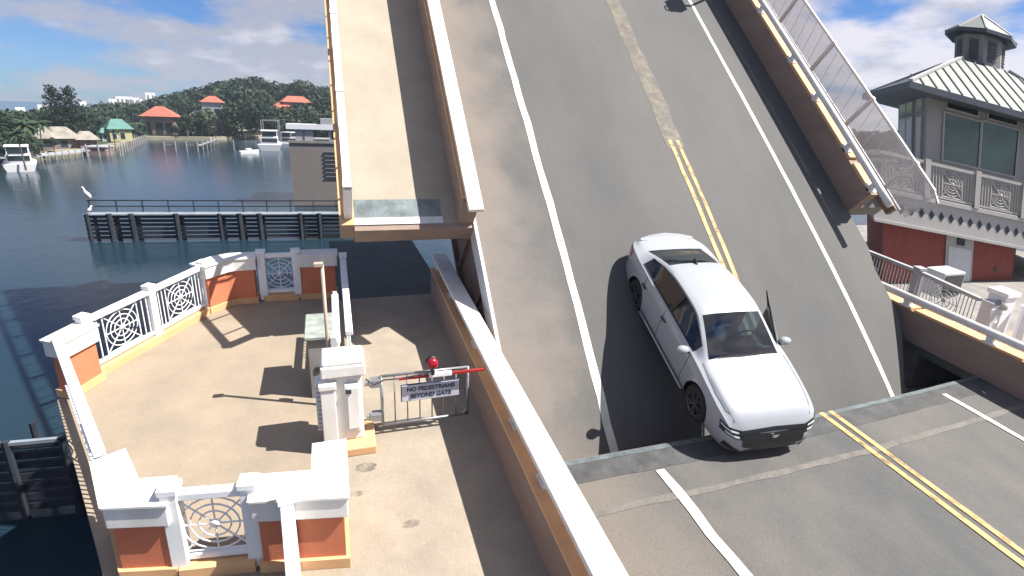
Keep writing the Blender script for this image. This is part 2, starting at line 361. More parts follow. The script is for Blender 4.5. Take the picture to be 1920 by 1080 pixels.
wall_pier('orange wall block with a white cap at the near left corner of the plaza', [(-2.56, 5.92), (-2.03, 5.82), (-2.03, 6.12), (-2.4, 6.16), (-2.68, 6.72), (-2.86, 6.62)])
wall_pier('orange wall block with an L-shaped white cap beside the walkway, nearest the camera', [(-1.06, 5.64), (-.13, 5.48), (-.13, 6.34), (-.39, 6.34), (-.39, 5.84), (-1.06, 5.92)])
wall_pier('sunlit orange wall block at the far left corner of the plaza', [(-4.38, 9.86), (-4.12, 10.36), (-4.34, 10.5), (-4.6, 9.98)])
wall_pier('orange curved wall block at the far left, between the picket railings and the shaded railing', [(-2.8, 12.82), (-2.45, 13.15), (-2.3, 13.22), (-1.9, 13.24), (-1.9, 13.5), (-2.4, 13.48), (-2.72, 13.33), (-3.02, 12.98)], h=1.02)
wall_pier('shaded orange wall block at the far right corner of the plaza by the pole', [(-.88, 13.26), (-.1, 13.26), (-.1, 13.52), (-.88, 13.52)], h=1.02)

def grille(b, P, Q, z0, z1, mn, sq=None, pick=True, th=.022, sp=.105):
    """compass-rose grille between base points P and Q (x, y), from height z0 to z1"""
    P, Q = Vector(P), Vector(Q); L = (Q-P).length; d = (Q-P)/L; H = z1-z0; S = min(H, L) if sq is None else sq
    c = L/2; zc = (z0+z1)/2
    def pt(u, w): p = P+d*u; return (p.x, p.y, w)
    def rod(u0, w0, u1, w1, r=th): b.tube([pt(u0, w0), pt(u1, w1)], r/2, mn, n=5, caps=False)
    if L > S+.12 and pick:
        for side in (-1, 1):
            x = c+side*S/2; n = int((L/2-S/2-.03)/sp)
            for k in range(n+1):
                u = x+side*k*(L/2-S/2)/(n+1); rod(u, z0, u, z1, th*1.15)
    for k in range(8):
        a = k*math.pi/4+ .0; r = S/2*(1/max(abs(math.cos(a)), abs(math.sin(a)))); rod(c, zc, c+r*math.cos(a), zc+r*math.sin(a))
    for rr in (.22, .34, .46):
        n = 20; q = [(c+S*rr*math.cos(2*math.pi*i/n), zc+S*rr*math.sin(2*math.pi*i/n)) for i in range(n+1)]
        b.tube([pt(*p) for p in q], th/2, mn, n=5, caps=False)
    rod(c-S/2, z0+.03, c+S/2, z0+.03); rod(c-S/2, z1-.03, c+S/2, z1-.03)
    nrm = (-d.y, d.x); b.tube([(pt(c, zc)[0]+nrm[0]*.02, pt(c, zc)[1]+nrm[1]*.02, zc), (pt(c, zc)[0]-nrm[0]*.02, pt(c, zc)[1]-nrm[1]*.02, zc)], S*.07, mn, n=8)
def railing(label, P, Q, posts=(1, 1), h=1.08, z0=.2, pw=.15, mn='white_metal', T=DK, base=None, sq=None, group='white compass railings', pick=True, toph=.09, phat=.1):
    t = thing('railing', label, 'railing', T((P[0], P[1], 0)), group); d = (Vector(Q)-Vector(P)).normalized()
    for k, p in enumerate((P, Q)):
        if posts[k]:
            b = MB(T); x, y = p; n = Vector((-d.y, d.x)); a = d*pw/2; c = n*pw/2
            b.prism([(x-a.x-c.x, y-a.y-c.y), (x+a.x-c.x, y+a.y-c.y), (x+a.x+c.x, y+a.y+c.y), (x-a.x+c.x, y-a.y+c.y)], .02, h+phat-.07, mn)
            b.prism([(x-(a.x+c.x)*1.2, y-(a.y+c.y)*1.2), (x+(a.x-c.x)*1.2, y+(a.y-c.y)*1.2), (x+(a.x+c.x)*1.2, y+(a.y+c.y)*1.2), (x-(a.x-c.x)*1.2, y-(a.y-c.y)*1.2)], h+phat-.07, h+phat, mn)
            b.build('post', t, bevel=.008)
    b = MB(T); b.bar((*P, h-.03), (*Q, h-.03), .13, toph, mn); b.build('top_rail', t, bevel=.01)
    b = MB(T); b.bar((*P, z0), (*Q, z0), .07, .06, mn); b.build('bottom_rail', t)
    b = MB(T); grille(b, P, Q, z0+.03, h-.07, mn, sq, pick); b.build('compass_grille', t, smooth=True)
    if base:
        b = MB(T); x = Vector((-d.y, d.x))*.14; P_, Q_ = Vector(P), Vector(Q); b.prism([tuple(P_-x), tuple(Q_-x), tuple(Q_+x), tuple(P_+x)], .0, .135, 'peach_paint'); b.build('base_kerb', t)
    return t
railing('short compass railing between the two near orange wall blocks', (-1.95, 5.88), (-1.14, 5.78), base=1, pick=False, pw=.17)
railing('white railing seen edge on along the water side of the plaza', (-2.9, 6.78), (-4.46, 9.92), posts=(0, 0), sq=.8)
railing('compass railing on the far left side of the plaza, next to the sunlit corner block', (-4.3, 10.52), (-3.6, 11.72), base=1, posts=(1, 0), sq=.72)
railing('compass railing on the far left side of the plaza, next to the curved wall', (-3.6, 11.72), (-2.88, 12.95), base=1, posts=(1, 1), sq=.72)
railing('grey shaded compass railing in the far wall of the plaza', (-1.74, 13.38), (-.98, 13.38), base=1, pick=False, pw=.17, h=1.12)
railing('white picket railing running between the plaza and the narrow walkway', (.1, 9.3), (.1, 13.05), posts=(0, 1), sq=.8, group=None)
railing('thin white rail beside the pole at the plaza edge', (-.12, 9.0), (-.12, 11.0), posts=(1, 1), pw=.06, sq=.5, toph=.05, phat=.03, group=None)
railing('white railing leaving the bottom edge of the plaza towards the camera', (-.72, 5.42), (-.5, 3.6), posts=(1, 0), sq=.6, h=1.1, group=None)

# parapets beside the road, with white rails
def parapet(name, label, T, x0, x1, y0, y1, h, railx, railw, railh, rh, posts, mn_face='concrete_face', cap='peach_paint', pipe=False, ny=1, group=None, gap=None):
    t = thing(name, label, 'parapet', T((x0, y0, 0)), group)
    b = MB(T); b.box(x0, x1, y0, y1, .0, h-.05, mn_face, ny=ny); b.build('concrete_wall', t)
    b = MB(T); ys = [y0]+(gap or [])+[y1]
    for i in range(len(ys)-1): b.box(x0-.01, x1+.01, ys[i]+(.04 if i else 0), ys[i+1]-(.04 if i < len(ys)-2 else 0), h-.05, h, cap, ny=max(1, ny//2))
    b.build('wall_coping', t)
    b = MB(T)
    if pipe:
        n = max(2, ny*2); b.tube([(railx, y0+(y1-y0)*i/n, rh) for i in range(n+1)], railw/2, 'white_paint', n=12)
    else: b.box(railx-railw/2, railx+railw/2, y0, y1, rh-railh, rh, 'white_paint', ny=ny)
    b.build('top_rail', t, smooth=pipe, bevel=0 if pipe else .015)
    for y in posts:
        b = MB(T); w = min(railw*.4, .07)
        b.box(railx-w, railx+w, y-.07, y+.07, h, rh-(railh if not pipe else railw*.3), 'white_paint'); b.box(railx-w*1.6, railx+w*1.6, y-.13, y+.13, h, h+.03, 'white_paint')
        b.prism([(railx-w*1.4, y-.04), (railx+w*1.4, y-.04), (railx+w*1.4, y+.04), (railx-w*1.4, y+.04)], h+.1, rh-.06, 'white_paint')
        b.build('rail_post', t)
    return t
parapet('road_parapet', 'brown concrete parapet with a broad white rail between the walkway and the near road', DK, 2.2, 2.52, -6, 13.0, .75, 2.41, .36, .09, 1.1, [1.2, 3.6, 5.4, 6.6, 9.0, 11.2, 12.85], gap=[2.5, 8.2])
parapet('road_parapet', 'brown parapet with a round white pipe rail right of the near road', DK, 13.3, 13.65, -6, 10.6, .8, 13.36, .18, 0, 1.02, [2.0, 4.3, 5.5, 6.9, 8.8, 10.3], pipe=True, gap=[6.2, 8.6])

# ---------------- raised leaf of the drawbridge ----------------
lf = thing('drawbridge_leaf', 'raised grey road span of the drawbridge, tilted up into the sky', 'drawbridge span', LP((8, 0, 0)))
SE = 27
def leafslab(x0, x1, s0, s1, h0, h1, mn, top, name, chamfer=None):
    b = MB(LP); b.box(x0, x1, s0, s1, h0, h1, mn, ny=int((s1-s0)/.75)+1, top=top); return b.build(name, lf)
road = MB(LP)
n = 44; vs = []
for i in range(n+1):
    s = -1.2+(SE+1.2)*i/n
    xr = 13.3 if s > 3.9 else (13.12 if s > 1.9 else 13.12-(1.9-s)*.55)
    vs += [(2.82, s, 0), (xr, s, 0), (xr, s, -.4), (2.82, s, -.4)]
road.add(vs, [(4*i, 4*i+1, 4*i+5, 4*i+4) for i in range(n)], 'asphalt_leaf')
road.add(vs, [(4*i+1, 4*i+2, 4*i+6, 4*i+5) for i in range(n)]+[(4*i+2, 4*i+3, 4*i+7, 4*i+6) for i in range(n)]+[(4*i+3, 4*i, 4*i+4, 4*i+7) for i in range(n)]+[(0, 3, 2, 1), (4*n, 4*n+1, 4*n+2, 4*n+3)], 'concrete_grey')
roadway = road.build('roadway', lf)
for nm, x, s0, s1, w, mn, wob, h in (('white_edge_line', 4.62, -1, 27, .17, 'lane_white', .012, .006), ('yellow_line', 8.54, 3.2, 7.5, .11, 'lane_yellow', .01, .009), ('yellow_line', 8.78, 3.2, 7.5, .11, 'lane_yellow', .01, .009),
        ('yellow_line', 8.54, 7.5, 27, .11, 'lane_yellow_worn', .02, .009), ('yellow_line', 8.78, 7.5, 27, .11, 'lane_yellow_worn', .02, .009), ('yellow_line', 8.54, -1, 3.2, .11, 'lane_yellow', .01, .009), ('yellow_line', 8.78, -1, 3.2, .11, 'lane_yellow', .01, .009),
        ('white_edge_line', 11.75, -1.1, 27, .12, 'lane_white', .006, .006), ('worn_streak', 8.66, 7.2, 27, .5, 'streak', .05, .0075)):
    stripe(nm, LP, x, s0, s1, w, mn, int((s1-s0)*2), wob, h, seed=int(x*9+s0)).build(nm, roadway)
b = MB(LP)      # resurfaced patches and pale scuffs on the roadway
rr = random.Random(5)
for x0, x1, s0, s1, mn in ():
    b = MB(LP); b.add([(x0, s0, .012), (x1, s0, .012), (x1+.1, s1, .012), (x0+.1, s1, .012)], [(0, 1, 2, 3)], mn); b.build('road_patch', roadway)
b = MB(LP); b.box(2.755, 2.82, -1.2, SE, -.42, .03, 'grey_white', ny=36); b.build('edge_trim', lf)
b = MB(LP); b.box(2.87, 2.95, -3.5, SE, -2.1, -.4, 'girder_brown', ny=40); b.box(2.75, 3.1, -3.5, SE, -2.2, -2.1, 'girder_brown', ny=40)
for k in range(18): b.box(2.78, 2.87, .6+k*1.5, .66+k*1.5, -2.1, -.42, 'girder_brown')
b.build('girder', lf)
b = MB(LP); b.box(12.7, 12.8, -3.5, SE, -2.1, -.4, 'girder_brown', ny=40); b.box(12.6, 12.95, -3.5, SE, -2.2, -2.1, 'girder_brown', ny=40); b.build('girder', lf)
b = MB(LP)
for k in range(9): b.box(2.95, 12.7, 1+k*3, 1.15+k*3, -1.7, -.4, 'girder_brown')
b.box(2.95, 12.7, -3.5, -1.3, -2.0, -.45, 'concrete_grey'); b.build('floor_beams', lf)
W0 = 5.02
leafslab(.1, 2.42, W0, SE, -.3, 0, 'concrete_face', 'concrete_leafwalk', 'walkway_slab')
b = MB(LP); b.box(.3, 2.1, W0+.02, W0+.62, .003, .015, 'steel_plate'); b.box(.3, 2.12, W0+.005, W0+.17, .003, .018, 'grey_white'); b.build('threshold_plate', lf)
b = MB(LP); b.box(.06, .34, W0-.05, SE, -.36, .1, 'concrete_face', ny=30, top='peach_paint'); b.box(.34, 2.75, W0-.12, W0, -.42, -.01, 'concrete_face'); b.build('walkway_kerb', lf)
t = MB(LP); n = 30
t.box(.16, .3, W0+.1, SE, 1.0, 1.08, 'white_metal', ny=30); t.box(.19, .27, W0+.1, SE, .16, .22, 'white_metal', ny=30)
wr = t.build('side_rail', lf)
b = MB(LP)
for k in range(26): s = W0+.65+k*.8; b.box(.215, .245, s, s+.035, .2, 1.0, 'white_metal')
b.build('picket_row', wr)
for k in range(10):
    b = MB(LP); s = W0+.1+k*2.4; b.box(.15, .31, s, s+.14, .1, 1.1, 'white_metal'); b.build('post', wr)
# parapets of the leaf
def leafpar(x0, x1, s0, railx, railw, pipe, posts, railh=.09, rh=1.0, gaps=(), ps=0):
    t = thing('leaf_parapet', None, None, (0, 0, 0)); del t; 
    b = MB(LP); b.box(x0, x1, s0, SE, 0, .72, 'concrete_face', ny=32); w = b.build('parapet', lf)
    b = MB(LP); g = [s0]+list(gaps)+[SE]
    for i in range(len(g)-1): b.box(x0-.01, x1+.01, g[i]+.1, g[i+1]-.1, .722, .8, 'peach_paint', ny=max(2, int(g[i+1]-g[i])))
    b.build('coping', w)
    b = MB(LP); n = 40
    if pipe: b.tube([(railx, s0-ps+(SE-s0+ps)*i/n, rh) for i in range(n+1)], railw/2, 'white_paint', n=12)
    else: b.box(railx-railw/2, railx+railw/2, s0-.35, SE, rh-railh, rh, 'white_paint', ny=32)
    b.build('top_rail', w, smooth=pipe, bevel=0 if pipe else .012)
    for s in posts:
        b = MB(LP); b.box(railx-.05, railx+.05, s-.07, s+.07, .72, rh-.05, 'white_paint'); b.box(railx-.1, railx+.1, s-.15, s+.15, .8, .83, 'white_paint'); b.build('rail_post', w)
leafpar(2.42, 2.757, W0-.02, 2.58, .3, False, [W0+.3+k*2.1 for k in range(10)])
leafpar(13.3, 13.6, 5.1, 13.34, .17, True, [5.25, 6.6, 8.5, 10.1, 12.4, 14.0, 16.3, 17.9, 20.2, 21.8, 24], ps=.55, gaps=(6.2, 8.5, 10.1, 12.4, 14.0, 16.3, 17.9, 20.2, 21.8))
# outer footway and mesh railing on the right side
b = MB(LP); b.box(13.6, 14.75, 5.2, SE, -.35, .0, 'concrete_grey', ny=30); b.build('walkway_slab', lf)
b = MB(LP); b.box(14.6, 14.76, 4.95, SE, 0, .26, 'girder_brown', ny=30); b.build('walkway_kerb', lf)
def mesh_mat():
    m = bpy.data.materials.new('wire_mesh'); m.use_nodes = True; t = m.node_tree; b = t.nodes['Principled BSDF']
    b.inputs['Base Color'].default_value = (.62, .64, .66, 1); b.inputs['Roughness'].default_value = .5; b.inputs['Alpha'].default_value = .6
    MATS['wire_mesh'] = m
mesh_mat()
fr = MB(LP); x = 14.68
fr.box(x-.03, x+.03, 4.75, SE, 1.28, 1.34, 'grey_white', ny=30); fr.box(x-.025, x+.025, 4.85, SE, .3, .35, 'grey_white', ny=30)
fr.bar((x, 4.85, .32), (x, 4.45, 1.22), .05, .05, 'grey_white'); fr.bar((x, 4.45, 1.22), (x, 4.8, 1.31), .05, .05, 'grey_white')
fo = fr.build('outer_rail', lf)
b = MB(LP)
for k in range(49):
    s = 4.8+k*.45; b.bar((x, s, .33), (x, s+.3, 1.3), .01, .01, 'grey_white')
b.build('lattice', fo)
b = MB(LP); b.add([(x, 4.6+i*(SE-4.6)/30, h) for i in range(31) for h in (.34, 1.29)], [(2*i, 2*i+2, 2*i+3, 2*i+1) for i in range(30)], 'wire_mesh'); b.build('wire_mesh', fo)
for k in range(9):
    s = 5.6+k*2.35; b = MB(LP); b.box(x-.045, x+.045, s, s+.1, .26, 1.36, 'grey_white'); b.build('post', fo)
# unseen fitting, added on the leaf parapet, just above the picture (its shadow shows)
nl = thing('unseen_fitting', 'small dark unseen fitting on a bracket over the right parapet of the raised span', 'fitting', LP((13.35, 14.6, .9)))
b = MB(LP); b.tube([(13.35, 14.6, .9), (13.3, 14.6, 2.0), (12.9, 14.6, 2.1)], .05, 'dark_steel'); b.build('bracket', nl)
b = MB(LP); b.box(12.5, 12.95, 14.3, 14.8, 1.85, 2.25, 'dark_steel'); b.tube([(12.5, 14.5, 2.0), (12.2, 14.4, 2.0), (12.15, 14.2, 1.95), (12.4, 14.15, 1.95)], .03, 'dark_steel'); b.build('housing', nl)

# ---------------- gate cabinet, gate, pole ----------------
gc = thing('gate_cabinet', 'white gate housing on a peach base beside the pedestrian gate', 'cabinet', DK((0, 7.7, 0)))
b = MB(DK); b.box(-.1, .38, 7.38, 8.15, 0, .13, 'peach_paint'); b.build('base', gc, bevel=.015)
b = MB(DK); b.box(-.26, .22, 7.62, 8.0, .13, 1.26, 'white_paint'); b.build('body', gc, bevel=.02)
b = MB(DK); b.box(-.04, .2, 7.57, 7.62, .3, 1.12, 'white_metal'); b.box(-.005, .165, 7.55, 7.57, .36, 1.06, 'white_paint'); b.build('door_panel', gc, bevel=.008)
b = MB(DK); b.box(-.36, .28, 7.53, 8.05, 1.26, 1.44, 'white_paint'); b.box(-.335, .255, 7.55, 8.03, 1.44, 1.5, 'white_paint'); b.build('cap', gc, bevel=.02)
b = MB(DK); b.box(-.38, -.17, 7.5, 7.62, .0, 1.1, 'white_paint'); b.box(-.4, -.15, 7.48, 7.66, 1.1, 1.18, 'white_paint'); b.build('pilaster', gc, bevel=.01)
b = MB(DK)
for k in range(11): b.box(-.46, -.27, 7.7, 7.95, .3+k*.075, .325+k*.075, 'white_metal')
b.build('louvre', gc)
b = MB(DK); b.box(-.02, .06, 7.53, 7.55, .98, 1.04, 'dark_steel'); b.build('lock', gc)
for z in (.36, .96):
    b = MB(DK); b.tube([(.26, 7.8, z), (.42, 7.8, z)], .05, 'galv'); b.box(.36, .5, 7.73, 7.87, z-.06, z+.06, 'galv'); b.tube([(.33, 7.8, z), (.36, 7.8, z)], .075, 'galv'); b.build('hinge_bracket', gc, bevel=.006)
gt = thing('pedestrian_gate', 'closed galvanised swing gate with bars and a warning sign across the walkway', 'gate', DK((.5, 7.8, 0)))
b = MB(DK)
for x in (.52, 1.92): b.tube([(x, 7.8, .16), (x, 7.8, 1.06)], .024, 'galv')
b.tube([(.52, 7.8, .18), (1.9, 7.8, .18)], .024, 'galv'); b.tube([(.52, 7.8, 1.05), (1.92, 7.8, 1.05)], .024, 'galv')
b.tube([(1.92, 7.8, .3), (1.84, 7.8, .18)], .024, 'galv'); b.build('gate_frame', gt, smooth=True)
b = MB(DK)
for k in range(1, 7): b.tube([(.52+k*.2, 7.8, .18), (.52+k*.2, 7.8, 1.05)], .012, 'galv', n=6)
b.build('bars', gt, smooth=True)
sg = MB(DK); sg.box(.83, 1.76, 7.735, 7.75, .6, .87, 'sign_white'); sg.box(.815, 1.775, 7.752, 7.765, .585, .885, 'sign_ink'); sgo = sg.build('warning_sign', gt)
def text(body, size, p, xdir, zdir, mn, parent, wmax=None, name='lettering'):
    cu = bpy.data.curves.new(name, 'FONT'); cu.body = body; cu.size = size; cu.extrude = .0015; cu.align_x = 'CENTER'; cu.align_y = 'CENTER'; cu.materials.append(MATS[mn]); cu.offset = .004*size/.12
    o = bpy.data.objects.new(name, cu); C.objects.link(o); X = Vector(xdir).normalized(); Z = Vector(zdir).normalized(); Y = Z
    M = Matrix((X, Y, X.cross(Y))).transposed().to_4x4(); M.translation = Vector(p)
    bpy.context.view_layer.update(); me = bpy.data.meshes.new_from_object(o.evaluated_get(bpy.context.evaluated_depsgraph_get())); bpy.data.objects.remove(o)
    me.transform(M); me.transform(Matrix.Translation(-wloc(parent))); q = bpy.data.objects.new(name, me); C.objects.link(q); q.parent = parent
    return q
for k, tx in enumerate(('NO PEDESTRIANS', 'BEYOND GATE')):
    text(tx, .098, DK((1.295, 7.73, .797-k*.12)), (1, 0, 0), (0, 0, 1), 'sign_ink', sgo)
am = thing('barrier_boom', 'red and white striped barrier arm above the pedestrian gate', 'gate arm', DK((.3, 7.7, 1.1)))
b = MB(DK); b.box(1.25, 1.62, 7.63, 7.69, 1.03, 1.1, 'white_metal'); b.build('white_band', am, bevel=.01)
for a, c in ((.78, 1.25), (1.62, 2.16)):
    b = MB(DK); b.box(a, c, 7.64, 7.68, 1.04, 1.07 if a < 1 else 1.08, 'red_paint'); b.build('red_band', am)
b = MB(DK); b.tube([(.28, 7.66, 1.12), (.4, 7.66, 1.0), (.55, 7.66, 1.07), (.8, 7.66, 1.06), (1.2, 7.62, 1.13), (1.3, 7.62, 1.18)], .012, 'dark_steel', n=6); b.build('cable', am)
b = MB(DK); b.ico((1.31, 7.64, 1.27), (.095, .06, .095), 'red_lamp'); b.tube([(1.31, 7.62, 1.1), (1.31, 7.62, 1.2)], .03, 'black'); b.tube([(1.31, 7.7, 1.27), (1.31, 7.73, 1.27)], .1, 'black', n=16); b.build('signal_lamp', am, smooth=True)
ub = thing('utility_box', 'utility box with a pale weathered lid behind the white gate housing', 'utility box', DK((-.42, 9.1, 0)))
b = MB(DK); b.box(-.6, -.2, 9.05, 9.85, 0, 1.12, 'concrete_grey'); b.build('box_body', ub, bevel=.01)
b = MB(DK); b.box(-.64, -.17, 9.0, 9.92, 1.12, 1.18, 'lid_grey'); b.build('lid', ub, bevel=.012)
b = MB(DK); b.box(-.5, -.42, 9.03, 9.05, .5, .6, 'dark_steel'); b.build('latch', ub)
po = thing('pole', 'slim tan pole with a small flat cap behind the white gate housing', 'pole', DK((-.26, 8.75, 0)))
b = MB(DK); b.tube([(-.26, 8.75, 0), (-.26, 8.75, 2.55)], .03, 'tan_pipe', n=10); b.build('shaft', po, smooth=True)
b = MB(DK); b.box(-.38, -.24, 8.7, 8.8, 2.53, 2.58, 'tan_pipe'); b.build('cap_plate', po)
b = MB(DK); b.box(-.21, -.12, 8.7, 8.8, 1.1, 1.3, 'grey_white'); b.build('clamp', po)

# ---------------- right side: railing, gate housing, tower ----------------
railing('white picket railing with a compass panel in front of the brick control house', (15.15, 8.3), (15.45, 10.1), posts=(0, 1), sq=.8, pw=.2, group='white railings by the control house', mn='rail_white_shaded')
railing('shaded picket railing half hidden behind the raised span', (15.45, 10.1), (15.5, 12.6), posts=(0, 1), sq=.1, group='white railings by the control house', mn='rail_white_shaded')
railing('low compass railing at the right edge of the picture', (15.55, 7.55), (17.6, 6.6), posts=(1, 1), sq=.7, group='white railings by the control house')
b = MB(DK); b.box(13.65, 24, -6, 8.4, -.35, -.004, 'concrete_grey', top='concrete_tan'); struct(b, 'pavement')
b = MB(); b.box(13.65, 30, 8.4, 22, -.3, .85, 'concrete_grey', top='concrete_grey'); struct(b, 'pavement')
g2 = thing('gate_cabinet', 'white gate housing with pipes and cables, right of the white pipe rail', 'cabinet', DK((15.2, 7.9, 0)))
b = MB(DK); b.box(15.0, 15.42, 7.72, 8.1, 0, 1.35, 'white_metal'); b.build('body', g2, bevel=.02)
b = MB(DK); b.box(14.96, 15.46, 7.68, 8.14, 1.35, 1.47, 'white_metal'); b.build('cap', g2, bevel=.02)
b = MB(DK); b.box(14.75, 15.0, 7.75, 8.05, .5, 1.2, 'grey_white'); b.tube([(14.95, 7.7, 1.15), (14.8, 7.68, 1.25), (14.6, 7.7, 1.1), (14.55, 7.7, .6), (14.6, 7.7, .1)], .03, 'white_metal'); b.tube([(14.9, 7.65, 1.0), (14.7, 7.63, .8), (14.72, 7.66, .1)], .025, 'white_metal')
b.tube([(15.05, 7.72, 1.1), (14.72, 7.7, 1.28)], .07, 'galv'); b.build('drive_unit', g2)
ac = thing('cooling_unit', 'pale grey air cooling unit against the brick wall', 'cooling unit', DK((16.6, 10.2, 0)))
b = MB(DK); b.box(16.3, 17.15, 9.95, 10.5, .25, 1.0, 'grey_white'); b.build('case', ac, bevel=.02)
b = MB(DK); b.box(16.36, 17.09, 9.93, 9.95, .32, .93, 'window_dark'); b.build('intake_panel', ac)
# tower in its own frame
TO = Vector((19.585, 13.036, 5.036)); TU = Vector((.98059, -.11787, -.1567)); TV = Vector((.5894, .80783, .0022)); TW = Vector((-.272, .03457, .96168))
def TT(p): return TO+TU*p[0]+TV*p[1]+TW*p[2]
tw = thing('control_house', 'white octagonal bridge control house on a brick-red base with a metal roof and cupola', 'building', TT((3, 2, -4.5)))
b = MB(TT); b.prism([(-2.75, -.5), (3.2, -.5), (4.6, 1.2), (4.6, 5.5), (-1.2, 5.5)], -5.1, -2.42, 'brick_red'); b.build('brick_wall', tw)
b = MB(TT); b.prism([(-3.3, -.98), (7.2, -.98), (7.2, 5.5), (-1.5, 5.5)], -2.42, -1.5, 'tower_trim'); bd = b.build('balcony_deck', tw)
for k in range(17):
    b = MB(TT); u = -2.6+k*.42; v = -.99; zz = -1.93
    b.add([(u-.12, v, zz), (u, v, zz-.17), (u+.12, v, zz), (u, v, zz+.17)], [(0, 1, 2, 3)], 'window_dark'); b.build('diamond_cutout', bd)
b = MB(TT); b.prism([(-3.34, -1.06), (7.3, -1.06), (7.3, 5.6), (-1.5, 5.6)], -1.5, -1.38, 'tower_trim'); b.prism([(-3.3, -1.03), (7.2, -1.03), (7.2, 5.5), (-1.5, 5.5)], -2.52, -2.421, 'tower_trim'); b.build('cornice', tw)
WP = [(-.76, 0), (5.9, 0), (7.1, 2.4), (7.1, 4.5), (.05, 4.5)]
b = MB(TT); b.prism(WP, -1.38, 2.2, 'tower_white'); b.build('upper_wall', tw)
def tplate(u0, u1, w0, w1, v, mn, name, parent=tw, d=.03):
    b = MB(TT); b.box(u0, u1, v-d, v, w0, w1, mn); return b.build(name, parent)
fo2 = MB(TT)
def win(u0, u1, w0, w1, v=0, mn='window_teal', fr=.06):
    b = MB(TT)
    b.box(u0-fr, u1+fr, v-.06, v-.001, w1, w1+fr, 'tower_trim'); b.box(u0-fr, u1+fr, v-.06, v-.001, w0-fr, w0, 'tower_trim'); b.box(u0-fr, u0, v-.06, v-.001, w0, w1, 'tower_trim'); b.box(u1, u1+fr, v-.06, v-.001, w0, w1, 'tower_trim')
    o = b.build('window', tw); b = MB(TT); b.box(u0, u1, v-.03, v-.002, w0, w1, mn); b.build('pane', o)
win(-.02, 1.54, .02, 1.55); win(1.64, 3.25, .02, 1.6); win(3.9, 5.4, .02, 1.6)
win(.05, 1.4, 1.74, 1.96, mn='window_dark', fr=.05); win(1.85, 3.15, 1.76, 1.98, mn='window_dark', fr=.05); win(3.9, 5.3, 1.76, 1.98, mn='window_dark', fr=.05)
# left face windows (face runs from (-.76,0) to (.05,4.5))
def LT(p):   # p = (distance along face 0..1, outward, w)
    a = Vector((-.76, 0, 0)); c = Vector((.05, 4.5, 0)); d = c-a; n = Vector((-d.y, d.x, 0)).normalized()
    q = a+d*p[0]+n*p[1]; return TT((q.x, q.y, p[2]))
for a, c, w0, w1 in ((.12, .27, -1.3, 1.3), (.42, .62, -.2, 1.35), (.66, .9, -.2, 1.35), (.12, .28, 1.55, 1.9), (.42, .62, 1.55, 1.9), (.66, .9, 1.55, 1.9)):
    b = MB(LT); b.box(a-.02, c+.02, .001, .05, w0-.06, w1+.06, 'tower_trim'); o = b.build('window', tw); b = MB(LT); b.box(a, c, .051, .06, w0, w1, 'window_dark'); b.build('pane', o)
# roof
E0 = [(-1.88, -.9), (7.4, -.9), (7.9, 5.6), (-1.43, 5.2)]; E1 = [(1.75, 2), (4.0, 2), (4.2, 4), (1.95, 4)]
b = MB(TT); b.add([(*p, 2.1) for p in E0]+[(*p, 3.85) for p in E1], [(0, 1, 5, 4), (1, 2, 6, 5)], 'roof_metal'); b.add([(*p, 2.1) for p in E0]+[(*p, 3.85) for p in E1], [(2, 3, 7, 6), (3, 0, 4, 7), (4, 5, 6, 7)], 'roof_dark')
b.prism([(-1.93, -.95), (7.45, -.95), (7.95, 5.65), (-1.5, 5.25)], 1.9, 2.097, 'roof_dark'); rf = b.build('roof', tw)
b = MB(TT)
for k in range(1, 18):
    t0 = k/18; u = -1.88+9.28*t0
    # seam runs straight up the slope until it meets a hip
    if u < 1.68: e = (u+1.88)/3.56
    elif u > 3.9: e = (7.4-u)/3.5
    else: e = 1
    b.bar((u, -.9, 2.115), (u, -.9+2.9*e, 2.115+1.75*e), .03, .05, 'roof_dark')
b.build('standing_seams', rf)
b = MB(TT)
for p, q in ((0, 0), (1, 1), (2, 2), (3, 3)): b.bar((*E0[p], 2.13), (*E1[q], 3.88), .12, .08, 'tower_trim')
b.build('hip_ridges', rf)
cc_, cr = (3.2, 3.0), 1.02
oc = lambda r, k0=.5: [(cc_[0]+r*1.06*math.cos((k+k0)*math.pi/4), cc_[1]+r*math.sin((k+k0)*math.pi/4)) for k in range(8)]
b = MB(TT); b.prism(oc(cr), 3.7, 4.85, 'tower_white'); cp = b.build('cupola', tw)
b = MB(TT); b.prism(oc(cr*1.42), 4.85, 4.97, 'roof_dark'); q = oc(cr*1.42); b.add([(*p, 4.971) for p in q]+[(cc_[0], cc_[1], 5.75)], [(k, (k+1) % 8, 8) for k in range(8)], 'roof_metal')
for k in range(8): b.bar((*q[k], 4.98), (cc_[0], cc_[1], 5.77), .05, .04, 'tower_trim')
b.build('cupola_roof', cp)
q = oc(cr)
for k in range(8):
    a, c = Vector(q[k]), Vector(q[(k+1) % 8]); m_ = (a+c)/2; n = (m_-Vector(cc_)).normalized()*.012; d = (c-a)
    b = MB(TT); p0, p1 = a+d*.26+n, a+d*.74+n; b.add([(*p0, 4.0), (*p1, 4.0), (*p1, 4.7), (*p0, 4.7)], [(0, 1, 2, 3)], 'louver_dark')
    for j in range(6): z = 4.05+j*.11; b.bar((*(p0+n*2), z), (*(p1+n*2), z), .02, .03, 'louver_dark')
    b.build('louvre', cp)
b = MB(TT); b.tube([(.6, 1.2, 2.9), (.6, 1.2, 3.35)], .03, 'tower_trim', n=6); b.tube([(-.6, 1.8, 2.5), (-.6, 1.8, 2.8)], .03, 'tower_trim', n=6); b.build('vent_pipe', rf)
